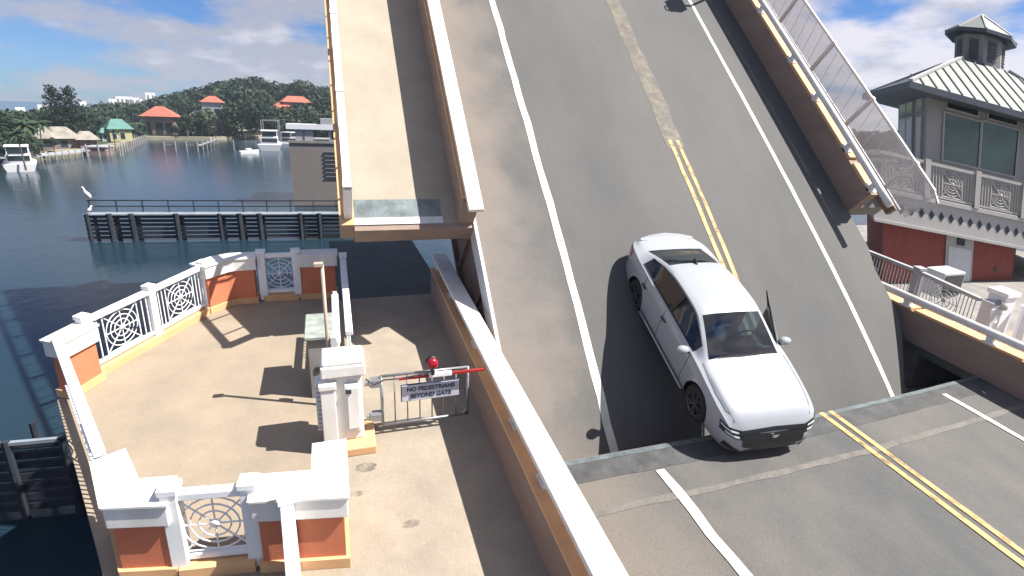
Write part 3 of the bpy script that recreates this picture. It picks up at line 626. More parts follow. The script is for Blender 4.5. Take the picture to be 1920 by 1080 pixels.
# balcony rails
def trail(u0, u1, v, label=None):
    b = MB(TT); b.bar((u0, v, -.24), (u1, v, -.24), .12, .09, 'tower_trim'); b.bar((u0, v, -1.28), (u1, v, -1.28), .06, .06, 'tower_trim'); o = b.build('balcony_rail', tw)
    b = MB(TT); grille(b, (u0, v), (u1, v), -1.25, -.3, 'tower_trim', sq=.86, th=.035, sp=.13); b.build('compass_grille', o, smooth=True)
    b = MB(TT); b.box(u1-.11, u1+.11, v-.1, v+.1, -1.38, -.12, 'tower_trim'); b.build('post', o)
for u0, u1 in ((-3.1, -1.17), (-1.17, .95), (.95, 3.05), (3.05, 5.1), (5.1, 7.2)): trail(u0, u1, -.98)
# door and lower details
b = MB(TT); b.box(0, 1.25, -.56, -.501, -4.6, -2.44, 'tower_trim'); do = b.build('door', tw)
b = MB(TT); b.box(.1, 1.14, -.59, -.561, -4.55, -2.95, 'grey_white'); b.build('door_leaf', do)
b = MB(TT); b.box(.48, .82, -.6, -.561, -2.85, -2.6, 'window_dark'); b.build('pane', do)
b = MB(TT); b.box(2.35, 2.5, -.53, -.501, -3.6, -3.45, 'dark_steel'); b.build('wall_fitting', tw)
CARP = [6.74576155514896, 8.189373433503157, 1.5430636451508264, -1.6532932341019462, 0.4130453917979686, 0.02333043541540986]
# ---------------- the white car ----------------
CT = Matrix.Translation(Vector(CARP[:3])) @ Matrix.Rotation(CARP[3], 4, 'Z') @ Matrix.Rotation(CARP[4], 4, 'Y') @ Matrix.Rotation(CARP[5], 4, 'X')
car = thing('car', 'white four-door saloon tipped nose down from the raised span onto the edge of the road', 'car')
car.matrix_world = CT; car.matrix_basis = CT
class CB(MB):
    def build(s, name, parent=None, **k):
        o = MB.build(s, name, None, **k); o.parent = parent; o.location = (0, 0, 0); return o
def crom(ts, vs, t):
    n = len(ts); i = 0
    while i < n-2 and t > ts[i+1]: i += 1
    t0, t1 = ts[i], ts[i+1]; u = (t-t0)/(t1-t0); p1, p2 = vs[i], vs[i+1]
    m1 = (vs[i+1]-vs[i-1])/(ts[i+1]-ts[i-1]) if i > 0 else (p2-p1)/(t1-t0)
    m2 = (vs[i+2]-vs[i])/(ts[i+2]-ts[i]) if i < n-2 else (p2-p1)/(t1-t0)
    if m1*m2 < 0 or True:
        d = (p2-p1)/(t1-t0); lim = 3*abs(d)
        m1 = max(-lim, min(lim, m1)) if m1*d > 0 else 0; m2 = max(-lim, min(lim, m2)) if m2*d > 0 else 0
    h = t1-t0; return (2*u**3-3*u**2+1)*p1+(u**3-2*u**2+u)*h*m1+(-2*u**3+3*u**2)*p2+(u**3-u**2)*h*m2
#      x     w    zb    belt  rail-halfw rail-z  top-z
ST = [(-2.45, .46, .42, .86, .42, .88, .90), (-2.42, .58, .36, .94, .50, .98, 1.00), (-2.36, .70, .31, 1.0, .58, 1.07, 1.105), (-2.2, .83, .25, 1.03, .68, 1.085, 1.115), (-1.85, .905, .20, 1.045, .68, 1.10, 1.135), (-1.5, .93, .17, 1.04, .64, 1.20, 1.26),
      (-1.05, .93, .17, 1.02, .605, 1.32, 1.385), (-.6, .93, .17, 1.005, .615, 1.39, 1.45), (-.1, .93, .17, .995, .625, 1.405, 1.465), (.3, .93, .17, .985, .625, 1.365, 1.42), (.7, .93, .17, .975, .68, 1.20, 1.25), (1.05, .93, .17, .96, .74, 1.025, 1.06), (1.2, .93, .17, .945, .765, .985, 1.01),
      (1.5, .925, .17, .90, .76, .955, .975), (1.85, .91, .18, .84, .74, .90, .925), (2.05, .885, .19, .80, .71, .86, .89), (2.18, .85, .19, .755, .67, .80, .835), (2.27, .80, .20, .68, .61, .715, .75), (2.35, .73, .21, .59, .55, .62, .645), (2.42, .64, .24, .49, .48, .515, .53), (2.455, .54, .30, .43, .42, .45, .455)]
TX = [s[0] for s in ST]
def stn(x): return [crom(TX, [s[k] for s in ST], x) for k in range(1, 7)]
def ring(x):
    w, zb, zt, wr, zr, zc = stn(x); cab = max(0, min(1, (zc-1.08)/.2)); wb = w*(.955 if cab > 0 else .955)
    c6 = (wb, zt); c9 = (wr, zr); c7 = (wb-.05, zt+.012*cab+.012)
    if zr < zt+.03: c9 = (wr, max(zr, zt+.03))
    c8 = (c7[0]+(c9[0]-c7[0])*.93, c7[1]+(c9[1]-c7[1])*.93)
    return [(0, zb), (.72*w, zb), (.93*w, zb+.03), (.985*w, zb+min(.14, .25*(zt-zb))), (w, min(.48, zb+.5*(zt-zb))), (.99*w, min(.68, zb+.78*(zt-zb))), (.975*w, zt-.05), c6, c7, c8, c9, (wr-.065, zr+(zc-zr)*.42), (wr*.5, zr+(zc-zr)*.88), (0, zc)]
NP = 14; SUB = [1, 1, 1, 2, 2, 2, 1, 1, 4, 1, 1, 3, 3]
def fullring(x):
    P = ring(x); out = []; seg = []
    for i in range(NP-1):
        for k in range(SUB[i]):
            t = k/SUB[i]; out.append((P[i][0]*(1-t)+P[i+1][0]*t, P[i][1]*(1-t)+P[i+1][1]*t)); seg.append(i)
        if i in (2, 3, 4): pass
    out.append(P[-1]); return out, seg
xs = [-2.45, -2.43, -2.4, -2.36, -2.28]+[-2.2+.07*i for i in range(17)]; x = xs[-1]
cuts = [-1.85, -1.78, -1.5, -1.08, -.95, -.2, -.12, .33, .36, .85, 1.02, 1.09]
xs = sorted(set([round(v, 3) for v in [-2.45, -2.43, -2.4, -2.36, -2.28, 2.3, 2.36, 2.4, 2.43, 2.45]+[-2.2+.065*i for i in range(69)]]+cuts))
xs = [v for i, v in enumerate(xs) if v in cuts or i == 0 or all(abs(v-c) > .024 for c in cuts)]
NR = len(fullring(0)[0])
bv = {}; BV = []
def vid(i, j, side):
    k = (i, j, 0 if j in (0, NR-1) else side)
    if k not in bv:
        p = fullring(xs[i])[0][j]; bv[k] = len(BV); BV.append([xs[i], p[0]*(1 if k[2] == 0 else side), p[1]])
    return bv[k]
seg = fullring(0)[1]
F = {'body': [], 'ws': [], 'rear': [], 'sideL': [], 'sideR': [], 'door': [], 'doorglass': []}
for i in range(len(xs)-1):
    xm = (xs[i]+xs[i+1])/2
    for j in range(NR-1):
        sgm = seg[j]
        for sd in (-1, 1):
            q = [vid(i, j, sd), vid(i+1, j, sd), vid(i+1, j+1, sd), vid(i, j+1, sd)]
            if sd == 1: q = q[::-1]
            if len(set(q)) < 4: q = list(dict.fromkeys(q))
            k = 'body'
            if sgm >= 11 and .36 < xm < 1.09: k = 'ws'
            elif sgm >= 11 and -1.85 < xm < -1.08: k = 'rear'
            elif sgm == 8 and -1.5 < xm < .85 and not (-.2 < xm < -.12): k = 'sideL' if sd == 1 else 'sideR'
            if sd == 1 and -.2 < xm < .85 and 3 <= sgm <= 8: k = 'door' if sgm < 8 else 'doorglass'
            F[k].append(q)
# wheel arches: remove what lies inside the circle, pull the rim of the hole onto it
WH = [(1.47, .36), (-1.36, .36)]; RA = .385
def inside(v): return abs(v[1]) > .55 and any(math.hypot(v[0]-a, v[2]-z) < RA for a, z in WH) and v[2] < .8
ins = [inside(v) for v in BV]
F['body'] = [q for q in F['body'] if not all(ins[i] for i in q)]
used = set(i for q in F['body'] for i in q)
for i in used:
    if ins[i]:
        v = BV[i]; a, z = min(WH, key=lambda w: math.hypot(v[0]-w[0], v[2]-w[1])); d = math.hypot(v[0]-a, v[2]-z) or 1; v[0] = a+(v[0]-a)/d*RA; v[2] = z+(v[2]-z)/d*RA
def capf(i): return [vid(i, j, 1) for j in range(NR)]+[vid(i, j, -1) for j in range(NR-2, 0, -1)]
F['body'].append(capf(0)); F['body'].append(capf(len(xs)-1)[::-1])
def sub(fs, name, mn, parent, thick=0, off=0, smooth=True, post=None):
    b = CB(); ids = sorted(set(i for q in fs for i in q)); mp_ = {k: n for n, k in enumerate(ids)}
    b.add([tuple(BV[i]) for i in ids], [[mp_[i] for i in q] for q in fs], mn)
    o = b.build(name, parent, smooth=False)
    me = o.data; bm = bmesh.new(); bm.from_mesh(me); bmesh.ops.recalc_face_normals(bm, faces=bm.faces)
    if post: post(bm)
    for f in bm.faces: f.smooth = smooth
    bm.to_mesh(me); bm.free()
    return o
def shrink(k):
    def f(bm):
        bm.normal_update(); c = Vector((-.1, 0, .7))
        s = 1 if sum((f.calc_center_median()-c).dot(f.normal) for f in bm.faces) > 0 else -1
        for v in bm.verts: v.co -= v.normal*k*s
    return f
body = sub(F['body'], 'body', 'car_paint', car)
em = body.modifiers.new('edge', 'EDGE_SPLIT'); em.split_angle = R_(32)
sub(F['ws'], 'windscreen', 'car_glass', car, post=shrink(.006)); sub(F['rear'], 'rear_window', 'tinted_glass', car, post=shrink(.006))
sub(F['sideR'], 'side_window', 'tinted_glass', car, post=shrink(.008)); sub(F['sideL'], 'side_window', 'tinted_glass', car, post=shrink(.008))
# open driver's door: the panel that was left out of the body side, turned on its front hinge
def swing(bm):
    for v in bm.verts:
        pass
    bmesh.ops.rotate(bm, verts=bm.verts, cent=Vector((.85, .9, .6)), matrix=Matrix.Rotation(R_(-24), 3, 'Z'))
dr = sub(F['door'], 'open_door', 'car_paint', car, post=swing, smooth=True); sm = dr.modifiers.new('s', 'SOLIDIFY'); sm.thickness = .05; sm.offset = -1
dr.data.materials.append(MATS['black']); sm.material_offset = 1; sub(F['doorglass'], 'pane', 'window_dark', dr, post=swing)
b = CB(); c_, s_ = math.cos(R_(-24)), math.sin(R_(-24))
def dd(p):
    x, y = p[0]-.85, p[1]-.9; return (.85+x*c_-y*s_, .9+x*s_+y*c_, p[2])
b.add([dd(p) for p in ((.8, .84, .3), (-.18, .84, .3), (-.18, .82, .95), (.8, .84, .95))], [(0, 1, 2, 3)], 'black')
b.tube([dd((-.18, .86, .95)), dd((-.14, .66, 1.36)), dd((.28, .66, 1.34)), dd((.85, .84, 1.0))], .022, 'black', n=6); b.build('door_lining', dr)
# interior
b = CB(); b.box(-1.9, 1.2, -.8, .8, .22, .3, 'black'); b.box(1.0, 1.15, -.8, .8, .3, .95, 'black'); b.box(-1.75, -1.6, -.8, .8, .3, 1.02, 'black'); b.box(-2.0, -1.6, -.62, .62, 1.0, 1.03, 'black')
b.build('cabin_floor', car)
b = CB(); b.add([(1.04, -.72, .965), (1.04, .72, .965), (.72, .72, .93), (.72, -.72, .93), (.66, .72, .7), (.66, -.72, .7)], [(0, 1, 2, 3), (3, 2, 4, 5)], 'dash'); b.box(.6, .74, .18, .56, .93, .965, 'black'); b.box(.66, .69, -.12, .12, .8, .98, 'black_gloss'); b.build('dashboard', car, bevel=.015)
b = CB(); b.tube([(.52+.05*math.cos(a*math.pi/8), .37+.185*math.sin(a*math.pi/8), .93+.17*math.cos(a*math.pi/8)) for a in range(17)], .016, 'black', n=8); b.bar((.54, .2, .9), (.54, .54, .9), .05, .02, 'black'); b.tube([(.54, .37, .9), (.7, .37, .84)], .03, 'black'); b.build('steering_wheel', car, smooth=True)
for y in (-.38, .38):
    b = CB(); b.box(-.25, .3, y-.25, y+.25, .42, .56, 'seat_cloth'); st = b.build('seat', car, bevel=.05)
    b = CB(); b.add([(-.22, y-.24, .5), (-.22, y+.24, .5), (-.42, y+.22, 1.08), (-.42, y-.22, 1.08), (-.34, y-.25, .5), (-.34, y+.25, .5), (-.52, y+.22, 1.06), (-.52, y-.22, 1.06)], [(0, 1, 2, 3), (4, 7, 6, 5), (3, 2, 6, 7), (0, 3, 7, 4), (1, 5, 6, 2), (0, 4, 5, 1)], 'seat_cloth'); b.build('backrest', st, bevel=.03)
    b = CB(); b.box(-.52, -.43, y-.12, y+.12, 1.1, 1.24, 'seat_cloth'); b.build('headrest', st, bevel=.03)
b = CB(); b.box(-1.35, -.85, -.66, .66, .42, .58, 'seat_cloth'); b.box(-1.55, -1.35, -.64, .64, .45, 1.1, 'seat_cloth'); b.build('rear_seat', car, bevel=.04)
# pillars trim and mirror, black frame round side glass
for sd in (-1, 1):
    b = CB()
    R0 = [ring(x) for x in (-1.5, -1.08, -.6, -.1, .33, .6, .85)]; X0 = (-1.5, -1.08, -.6, -.1, .33, .6, .85)
    b.tube([(x, sd*(r[8][0]+.006), r[8][1]-.004) for x, r in zip(X0, R0)], .012, 'chrome' if 0 else 'black', n=5)
    b.tube([(x, sd*(r[9][0]+.004), r[9][1]) for x, r in zip(X0, R0)], .010, 'black', n=5)
    if sd == -1: b.build('window_trim', car)
    r_b, r_t = ring(-.16)[8], ring(-.16)[9]
    if sd == -1:
        b = CB(); b.bar((-.16, sd*(r_b[0]+.004), r_b[1]), (-.16, sd*(r_t[0]+.006), r_t[1]), .09, .012, 'black_gloss', up=(0, sd, .4)); b.build('door_pillar', car)
        b = CB()
        for x0 in (-.22, -1.18):
            b.box(x0, x0+.17, -.945, -.925, .80, .825, 'black'); b.box(x0+.005, x0+.165, -.955, -.94, .805, .82, 'chrome')
        b.build('door_handle', car)
        b = CB()   # door gaps
        for x0 in (.88, -.2, -1.12):
            P_ = [(x0, -(ring(x0)[k][0]+.0015), ring(x0)[k][1]) for k in (3, 4, 5, 6, 7)]; b.tube(P_, .0055, 'black', n=4)
        b.tube([(x, -(ring(x)[3][0]+.001), ring(x)[3][1]-.0) for x in (-.95, -.4, .2, .7, 1.02)], .006, 'black', n=4)
        b.build('door_seam', car)
    b = CB(); b.tube([(x, sd*(.925), .235) for x in (-.95, -.5, 0, .5, 1.05)], .022, 'chrome' if 0 else 'car_paint', n=6); b.build('sill_trim', car, smooth=True)
    # mirror
    mx_ = .80; b = CB(); b.ico((mx_, sd*1.03, 1.0), (.085, .125, .075), 'car_paint'); mo = b.build('mirror', car, smooth=True)
    b = CB(); b.bar((mx_+.0, sd*.90, .955), (mx_, sd*1.0, .975), .09, .035, 'black'); b.add([(mx_-.05, sd*.93, .95), (mx_-.05, sd*1.13, .96), (mx_-.05, sd*1.12, 1.04), (mx_-.05, sd*.94, 1.04)], [(0, 1, 2, 3)], 'black_gloss'); b.build('mirror_foot', mo)
# nose details follow the bumper curve
def fx(y, z):      # front surface x at half-width y, height z
    lo, hi = 1.4, 2.45
    for _ in range(24):
        x = (lo+hi)/2; P = ring(x); w = 0
        for k in range(2, 10):
            if P[k][1] <= z <= P[k+1][1]: t = (z-P[k][1])/((P[k+1][1]-P[k][1]) or 1); w = P[k][0]*(1-t)+P[k+1][0]*t; break
        if w > abs(y): lo = x
        else: hi = x
    return lo
def fstrip(y0, y1, zl, zh, off, mn, name, parent, n=20, side=None, nz=3):
    b = CB(); vs = []
    for i in range(n+1):
        t = i/n; y = y0+(y1-y0)*t; a, c = zl(t), zh(t)
        for j in range(nz+1): z = a+(c-a)*j/nz; e = abs(y)/.9; vs.append((fx(y, z)+off*(1-.35*e), y*(1+off*.9*e), z))
    b.add(vs, [(i*(nz+1)+j, (i+1)*(nz+1)+j, (i+1)*(nz+1)+j+1, i*(nz+1)+j+1) for i in range(n) for j in range(nz)], mn)
    return b.build(name, parent, smooth=True)
gr = fstrip(-.56, .56, lambda t: .33+.12*(abs(2*t-1))**2, lambda t: .70-.03*abs(2*t-1), .02, 'black_gloss', 'grille', car)
fstrip(-.62, .62, lambda t: .655-.02*abs(2*t-1), lambda t: .71-.02*abs(2*t-1), .032, 'black_gloss', 'grille_bar', gr)
fstrip(-.5, .5, lambda t: .235, lambda t: .34, .014, 'black', 'lower_intake', car)
b = CB(); xf = fx(0, .59)+.05; b.tube([(xf, -.05, .62), (xf, -.045, .57), (xf, 0, .56), (xf, .045, .57), (xf, .05, .62)], .008, 'chrome', n=6); b.tube([(xf, -.05, .62), (xf, .05, .62)], .006, 'chrome', n=6); b.tube([(xf, -.04, .595), (xf, .04, .595)], .008, 'chrome', n=6); b.build('badge', gr)
for sd in (-1, 1):
    h = fstrip(sd*.56, sd*.865, lambda t: .55+.05*t, lambda t: .68+.06*t, .014, 'black_gloss', 'headlight', car, n=12)
    fstrip(sd*.60, sd*.858, lambda t: .64+.05*t, lambda t: .662+.055*t, .022, 'lamp_lens', 'light_strip', h, n=12)
    fstrip(sd*.62, sd*.82, lambda t: .58+.04*t, lambda t: .61+.04*t, .02, 'lamp_lens', 'lens', h, n=12)
    f = fstrip(sd*.56, sd*.80, lambda t: .29+.03*t, lambda t: .345+.09*t, .012, 'black', 'fog_light_recess', car, n=10)
    fstrip(sd*.55, sd*.84, lambda t: .245, lambda t: .27, .03, 'lamp_lens' if 0 else 'chrome', 'bumper_blade', car, n=10)
    # tail lamp wraps round the rear corner
    b = CB(); vs = []
    for i in range(9):
        x = -2.43+.05*i; P = ring(x); 
        for z in (.80, .89, .97):
            w = 0
            for k in range(2, 10):
                if P[k][1] <= z <= P[k+1][1]: t = (z-P[k][1])/((P[k+1][1]-P[k][1]) or 1); w = P[k][0]*(1-t)+P[k+1][0]*t; break
            vs.append((x-.004, sd*(max(w, .5)+.012), z+ (.015*i/9)))
    b.add(vs, [(3*i+j, 3*i+j+1, 3*i+j+4, 3*i+j+3) for i in range(8) for j in range(2)], 'red_lens'); b.build('tail_light', car, smooth=True)
b = CB(); b.add([(-2.24, y, 1.112-.01*abs(y)) for y in (-.62, -.34, 0, .34, .62)]+[(-2.43+.35*abs(y)**2, y, 1.15-.04*abs(y)) for y in (-.62, -.34, 0, .34, .62)]+[(-2.44+.36*abs(y)**2, y, 1.11-.04*abs(y)) for y in (-.62, -.34, 0, .34, .62)], [(i, i+1, i+6, i+5) for i in range(4)]+[(5+i, 6+i, 11+i, 10+i) for i in range(4)], 'car_paint'); b.build('spoiler_lip', car, smooth=True)
b = CB(); b.add([(-.98, -.028, 1.385), (-.98, .028, 1.385), (-1.16, .012, 1.37), (-1.16, -.012, 1.37), (-1.14, 0, 1.46), (-1.08, 0, 1.455)], [(0, 5, 1), (0, 3, 4, 5), (1, 5, 4, 2), (2, 4, 3)], 'black_gloss'); b.build('aerial', car)
for sd in (-1, 1):
    b = CB(); b.tube([(x, sd*(ring(x)[10][0]+.035), ring(x)[10][1]-.004+.0) for x in (1.12, 1.4, 1.7, 2.0, 2.2)], .0045, 'louver_dark', n=4); b.build('bonnet_seam', car)
b = CB(); b.tube([(1.13, -.6, 1.0), (1.06, -.1, 1.055), (1.0, .15, 1.08)], .009, 'black', n=5); b.build('wiper', car)
b = CB(); b.tube([(1.13, .1, 1.02), (1.04, .45, 1.05), (.98, .62, 1.07)], .009, 'black', n=5); b.build('wiper', car)
b = CB(); b.add([(1.15, y, z) for y, z in ((-.73, .985), (-.4, .998), (0, 1.004), (.4, .998), (.73, .985))]+[(1.075, y, z+.03) for y, z in ((-.7, .985), (-.4, 1.02), (0, 1.03), (.4, 1.02), (.7, .985))], [(i, i+1, i+6, i+5) for i in range(4)], 'black'); b.build('cowl', car)
# wheels
def wheel(x, y, steer=0):
    sd = 1 if y > 0 else -1; R = .335; W = .215
    prof = [(.20, -W/2+.02), (.225, -W/2), (.30, -W/2), (R-.012, -W/2+.025), (R, -W/2+.06), (R, W/2-.06), (R-.012, W/2-.025), (.30, W/2), (.225, W/2), (.20, W/2-.02)]
    n = 36; b = CB(); cs, sn = math.cos(steer), math.sin(steer)
    def Pt(r, a, o): px, pz, py = r*math.cos(a), r*math.sin(a), o; return (x+px*cs-py*sn, y+px*sn+py*cs, R+pz)
    vs = [Pt(r, 2*math.pi*k/n, o) for r, o in prof for k in range(n)]
    b.add(vs, [(i*n+k, i*n+(k+1) % n, (i+1)*n+(k+1) % n, (i+1)*n+k) for i in range(len(prof)-1) for k in range(n)], 'rubber'); w = b.build('wheel', car, smooth=True)
    b = CB(); o = sd*W*.36; vs = [Pt(r, 2*math.pi*k/n, q) for r, q in ((.228, sd*W*.49), (.205, sd*W*.45), (.2, 0)) for k in range(n)]
    b.add(vs, [(i*n+k, i*n+(k+1) % n, (i+1)*n+(k+1) % n, (i+1)*n+k) for i in range(2) for k in range(n)], 'alloy'); b.add([Pt(.2, 2*math.pi*k/n, 0) for k in range(n)], [tuple(range(n))], 'black')
    for k in range(5):
        for e in (-.13, .13):
            a = 2*math.pi*k/5+e; a2 = 2*math.pi*k/5+e*1.7
            p, q = Vector(Pt(.045, a, o*1.05)), Vector(Pt(.21, a2, o*1.2)); b.bar(p, q, .034, .03, 'alloy', up=(0, 1, 0))
    vs = [Pt(.055, 2*math.pi*k/n, o*1.2) for k in range(n)]; b.add(vs, [tuple(range(n))], 'alloy'); b.build('rim', w)
    # wheel well
    b = CB(); m_ = 20; vs = [(x+RA*1.0*math.cos(t*math.pi/m_), yy_, .36+RA*math.sin(t*math.pi/m_)) for t in range(-3, m_+4) for yy_ in (sd*.90, sd*.5)]
    k_ = m_+7; b.add(vs, [(2*i, 2*i+1, 2*i+3, 2*i+2) for i in range(k_-1)], 'black'); b.add([vs[2*i+1] for i in range(k_)], [tuple(range(k_))], 'black'); b.build('wheel_arch', car)
for x, y in ((1.47, -.80), (1.47, .80), (-1.36, -.80), (-1.36, .80)): wheel(x, y)
# ---------------- fenders, opposite pier ----------------
def WT(p): return Vector((p[0], p[1], WZ+p[2]))
def fender(label, A, B, h, rail, n, mw, gaps=True, seed=1, name='timber_fender', wales=6, cap='timber_cap', deck=1.0, pr_=1.0):
    A, B = Vector(A), Vector(B); L = (B-A).length; d = (B-A)/L; nn = Vector((-d.y, d.x)); rr = random.Random(seed)
    t = thing(name, label, 'fender', WT((*A, 0)), None)
    def P(u, o, z): q = A+d*u+nn*o; return (q.x, q.y, z)
    b = MB(WT)
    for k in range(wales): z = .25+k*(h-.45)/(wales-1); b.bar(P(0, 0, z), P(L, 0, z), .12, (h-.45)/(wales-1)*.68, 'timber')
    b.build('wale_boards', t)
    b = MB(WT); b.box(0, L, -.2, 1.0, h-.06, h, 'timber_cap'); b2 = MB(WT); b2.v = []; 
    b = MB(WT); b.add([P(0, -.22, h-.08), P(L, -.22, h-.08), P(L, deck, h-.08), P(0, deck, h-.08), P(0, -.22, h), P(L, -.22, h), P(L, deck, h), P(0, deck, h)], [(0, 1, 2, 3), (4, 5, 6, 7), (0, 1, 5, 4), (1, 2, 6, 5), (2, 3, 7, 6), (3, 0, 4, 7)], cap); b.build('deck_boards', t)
    x = .25
    while x < L:
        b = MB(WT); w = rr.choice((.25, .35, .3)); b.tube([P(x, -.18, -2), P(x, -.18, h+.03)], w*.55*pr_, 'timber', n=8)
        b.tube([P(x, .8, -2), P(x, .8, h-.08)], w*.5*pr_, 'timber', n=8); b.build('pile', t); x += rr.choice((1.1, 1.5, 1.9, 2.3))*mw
    if not rail: return t
    b = MB(WT)
    for z in (h+rail*.5, h+rail): b.bar(P(0, .75, z), P(L, .75, z), .07, .08, 'timber')
    x = .1
    while x < L: b.bar(P(x, .75, h), P(x, .75, h+rail), .07, .07, 'timber', up=(1, 0, 0)); x += 1.35*mw
    b.build('handrail', t)
    return t
fender('long dark timber fender with a handrail crossing the water left of the raised span', (-16.9, 44.9), (1.5, 43.2), 1.95, .85, 12, 1.25)
fender('dark timber fender low in the left corner beside the plaza', (-12.5, 13.9), (-3.4, 13.2), 2.1, .0, 8, 1.0, seed=3, deck=-.12, pr_=.5, wales=7)
def bird(label, p, s, rz, mn='bird_white'):
    t = thing('bird', label, 'bird', p, None); t.rotation_euler = (0, 0, 0)
    def T(q): c, n = math.cos(rz), math.sin(rz); return Vector(p)+Vector((q[0]*c-q[1]*n, q[0]*n+q[1]*c, q[2]))*s
    b = MB(T); b.tube([(-.2, 0, .14), (-.14, 0, .24), (-.05, 0, .34), (.04, 0, .44), (.09, 0, .55), (.11, 0, .64), (.16, 0, .69), (.24, 0, .67)], .1, mn, n=10, rs=[.02, .07, .115, .1, .06, .05, .055, .018])
    b.build('body', t, smooth=True)
    b = MB(T); b.tube([(.25, 0, .675), (.36, 0, .65)], .015, 'beak', n=6, rs=[.016, .004]); b.build('beak', t)
    for y in (-.05, .05):
        b = MB(T); b.tube([(-.05, y, 0), (-.05, y, .3)], .012, 'beak', n=5); b.build('leg', t)
    for y in (-.09, .09):
        b = MB(T); b.tube([(.03, y, .44), (-.09, y, .33), (-.24, y*.6, .12)], .05, 'bird_grey', n=6, rs=[.03, .055, .01]); b.build('wing', t, smooth=True)
bird('pale seabird standing on the end handrail of the timber fender', WT((-16.75, 45.6, 2.8)), 1.35, 2.8)
bird('small white seabird on the deck boards at the fender end', WT((-16.5, 44.9, 1.95)), .8, .4)
pr = thing('bridge_pier', 'brown concrete pier with a white roofed shelter on top, behind the timber fender', 'pier', WT((0, 62, 0)))
b = MB(WT); b.box(-4.05, 5, 60, 68, -2, 6.3, 'pier_beige'); b.box(-4.15, 5.1, 59.9, 68.1, 6.3, 6.55, 'concrete_grey'); b.build('pier_shaft', pr)
b = MB(WT)
for k in range(7): b.box(-.75, .75, 59.86, 59.99, 2.9+k*.42, 3.0+k*.42, 'galv')
b.build('reflection_bars', pr)  # pale bars set on the pier face to draw light reflections
b = MB(WT); b.box(-3.4, -1.7, 60.1, 62, 6.55, 7.6, 'house_white'); s = b.build('shelter', pr)
b = MB(WT); b.box(-.2, 1.2, 60.1, 62, 6.55, 7.9, 'house_white'); b.build('shelter', pr)
b = MB(WT); b.box(-4.2, 2.2, 59.9, 63, 7.65, 8.15, 'hull'); b.box(-.9, 2.2, 60, 63, 8.15, 8.75, 'house_white'); b.build('shelter_roof', s)
b = MB(WT); b.box(-2.62, -2.5, 60.05, 60.1, 6.6, 7.5, 'louver_dark'); b.box(.1, .4, 60.05, 60.1, 6.8, 7.6, 'window_dark'); b.build('opening', s)

# ---------------- far shore ----------------
SH = [(-140, 80), (-60, 98), (-51.5, 111), (-46, 124), (-46, 150), (-50, 181), (-34, 184), (-22, 206), (0, 214), (60, 230), (160, 200), (260, 120)]
b = MB(); N_ = 26; vs = []
def hillz(d): return WZ+.7+ (max(0, d-14)/90)**1.2*7
for x, y in SH:
    a = math.atan2(x, y); R0 = math.hypot(x, y)
    for j in range(N_): d = (j/(N_-1))**1.6*(55 if x < -40 else 170); vs.append((math.sin(a)*(R0+d), math.cos(a)*(R0+d), hillz(d) if d < 110 else hillz(110)+(d-110)*-.012))
b.add(vs, [(i*N_+j, i*N_+j+1, (i+1)*N_+j+1, (i+1)*N_+j) for i in range(len(SH)-1) for j in range(N_-1)], 'lawn'); struct(b, 'land')
b = MB()
for i in range(len(SH)-1):
    (x0, y0), (x1, y1) = SH[i], SH[i+1]
    b.add([(x0, y0, WZ-1), (x1, y1, WZ-1), (x1, y1, WZ+.95), (x0, y0, WZ+.95)], [(0, 1, 2, 3)], 'sand'); k = 1+2.5/math.hypot(x0, y0)
    b.add([(x0, y0, WZ+.95), (x1, y1, WZ+.95), (x1*k, y1*k, WZ+.97), (x0*k, y0*k, WZ+.97)], [(0, 1, 2, 3)], 'sand')
struct(b, 'shoreline')
rnd = random.Random(11)
def blob(b, c, r, n, sz, mn, rr=rnd, low=-.45):
    vs = []; fs = []
    for _ in range(n):
        while True:
            d = Vector((rr.gauss(0, 1), rr.gauss(0, 1), rr.gauss(0, 1))).normalized()
            if d.z > low: break
        k = rr.uniform(.72, 1.08); p = Vector((c[0]+d.x*r[0]*k, c[1]+d.y*r[1]*k, c[2]+d.z*r[2]*k))
        nrm = (d+Vector((rr.uniform(-.8, .8), rr.uniform(-.8, .8), rr.uniform(-.8, .8)))).normalized(); a = nrm.orthogonal().normalized(); q = nrm.cross(a); s = sz*rr.uniform(.6, 1.4); th = rr.uniform(0, 6.28)
        o = len(vs)
        for j in range(4): an = th+j*math.pi/2; vs.append(p+(a*math.cos(an)+q*math.sin(an)*.8)*s)
        fs.append((o, o+1, o+2, o+3))
    b.add(vs, fs, mn)
def tree_proto(kind, seed):
    rr = random.Random(seed); t = thing('tree', 'x', 'tree', (0, 0, 0)); mn = {'broad': 'leaves', 'dark': 'leaves_dark', 'pale': 'leaves_pale'}[kind]
    b = MB(); b.tube([(0, 0, -1), (.1, 0, 2), (-.1, .1, 4), (0, 0, 6.5)], .3, 'trunk', n=7, rs=[.4, .3, .24, .12])
    for k in range(5): a = k*1.3; b.tube([(0, 0, 3+k*.4), (1.3*math.cos(a), 1.3*math.sin(a), 5+k*.3), (2.4*math.cos(a), 2.4*math.sin(a), 6.4+k*.2)], .1, 'trunk', n=5, rs=[.15, .09, .04])
    b.build('trunk', t)
    b = MB()
    for k in range(15):
        a = rr.uniform(0, 6.28); q = rr.uniform(0, 2.9); z = rr.uniform(4.0, 9.3); q *= 1-.09*max(0, z-6)**1.3
        blob(b, (q*math.cos(a), q*math.sin(a), z), (rr.uniform(1, 1.9),)*2+(rr.uniform(.8, 1.35),), 130, .27, mn, rr, -.8)
    b.build('crown', t); return t
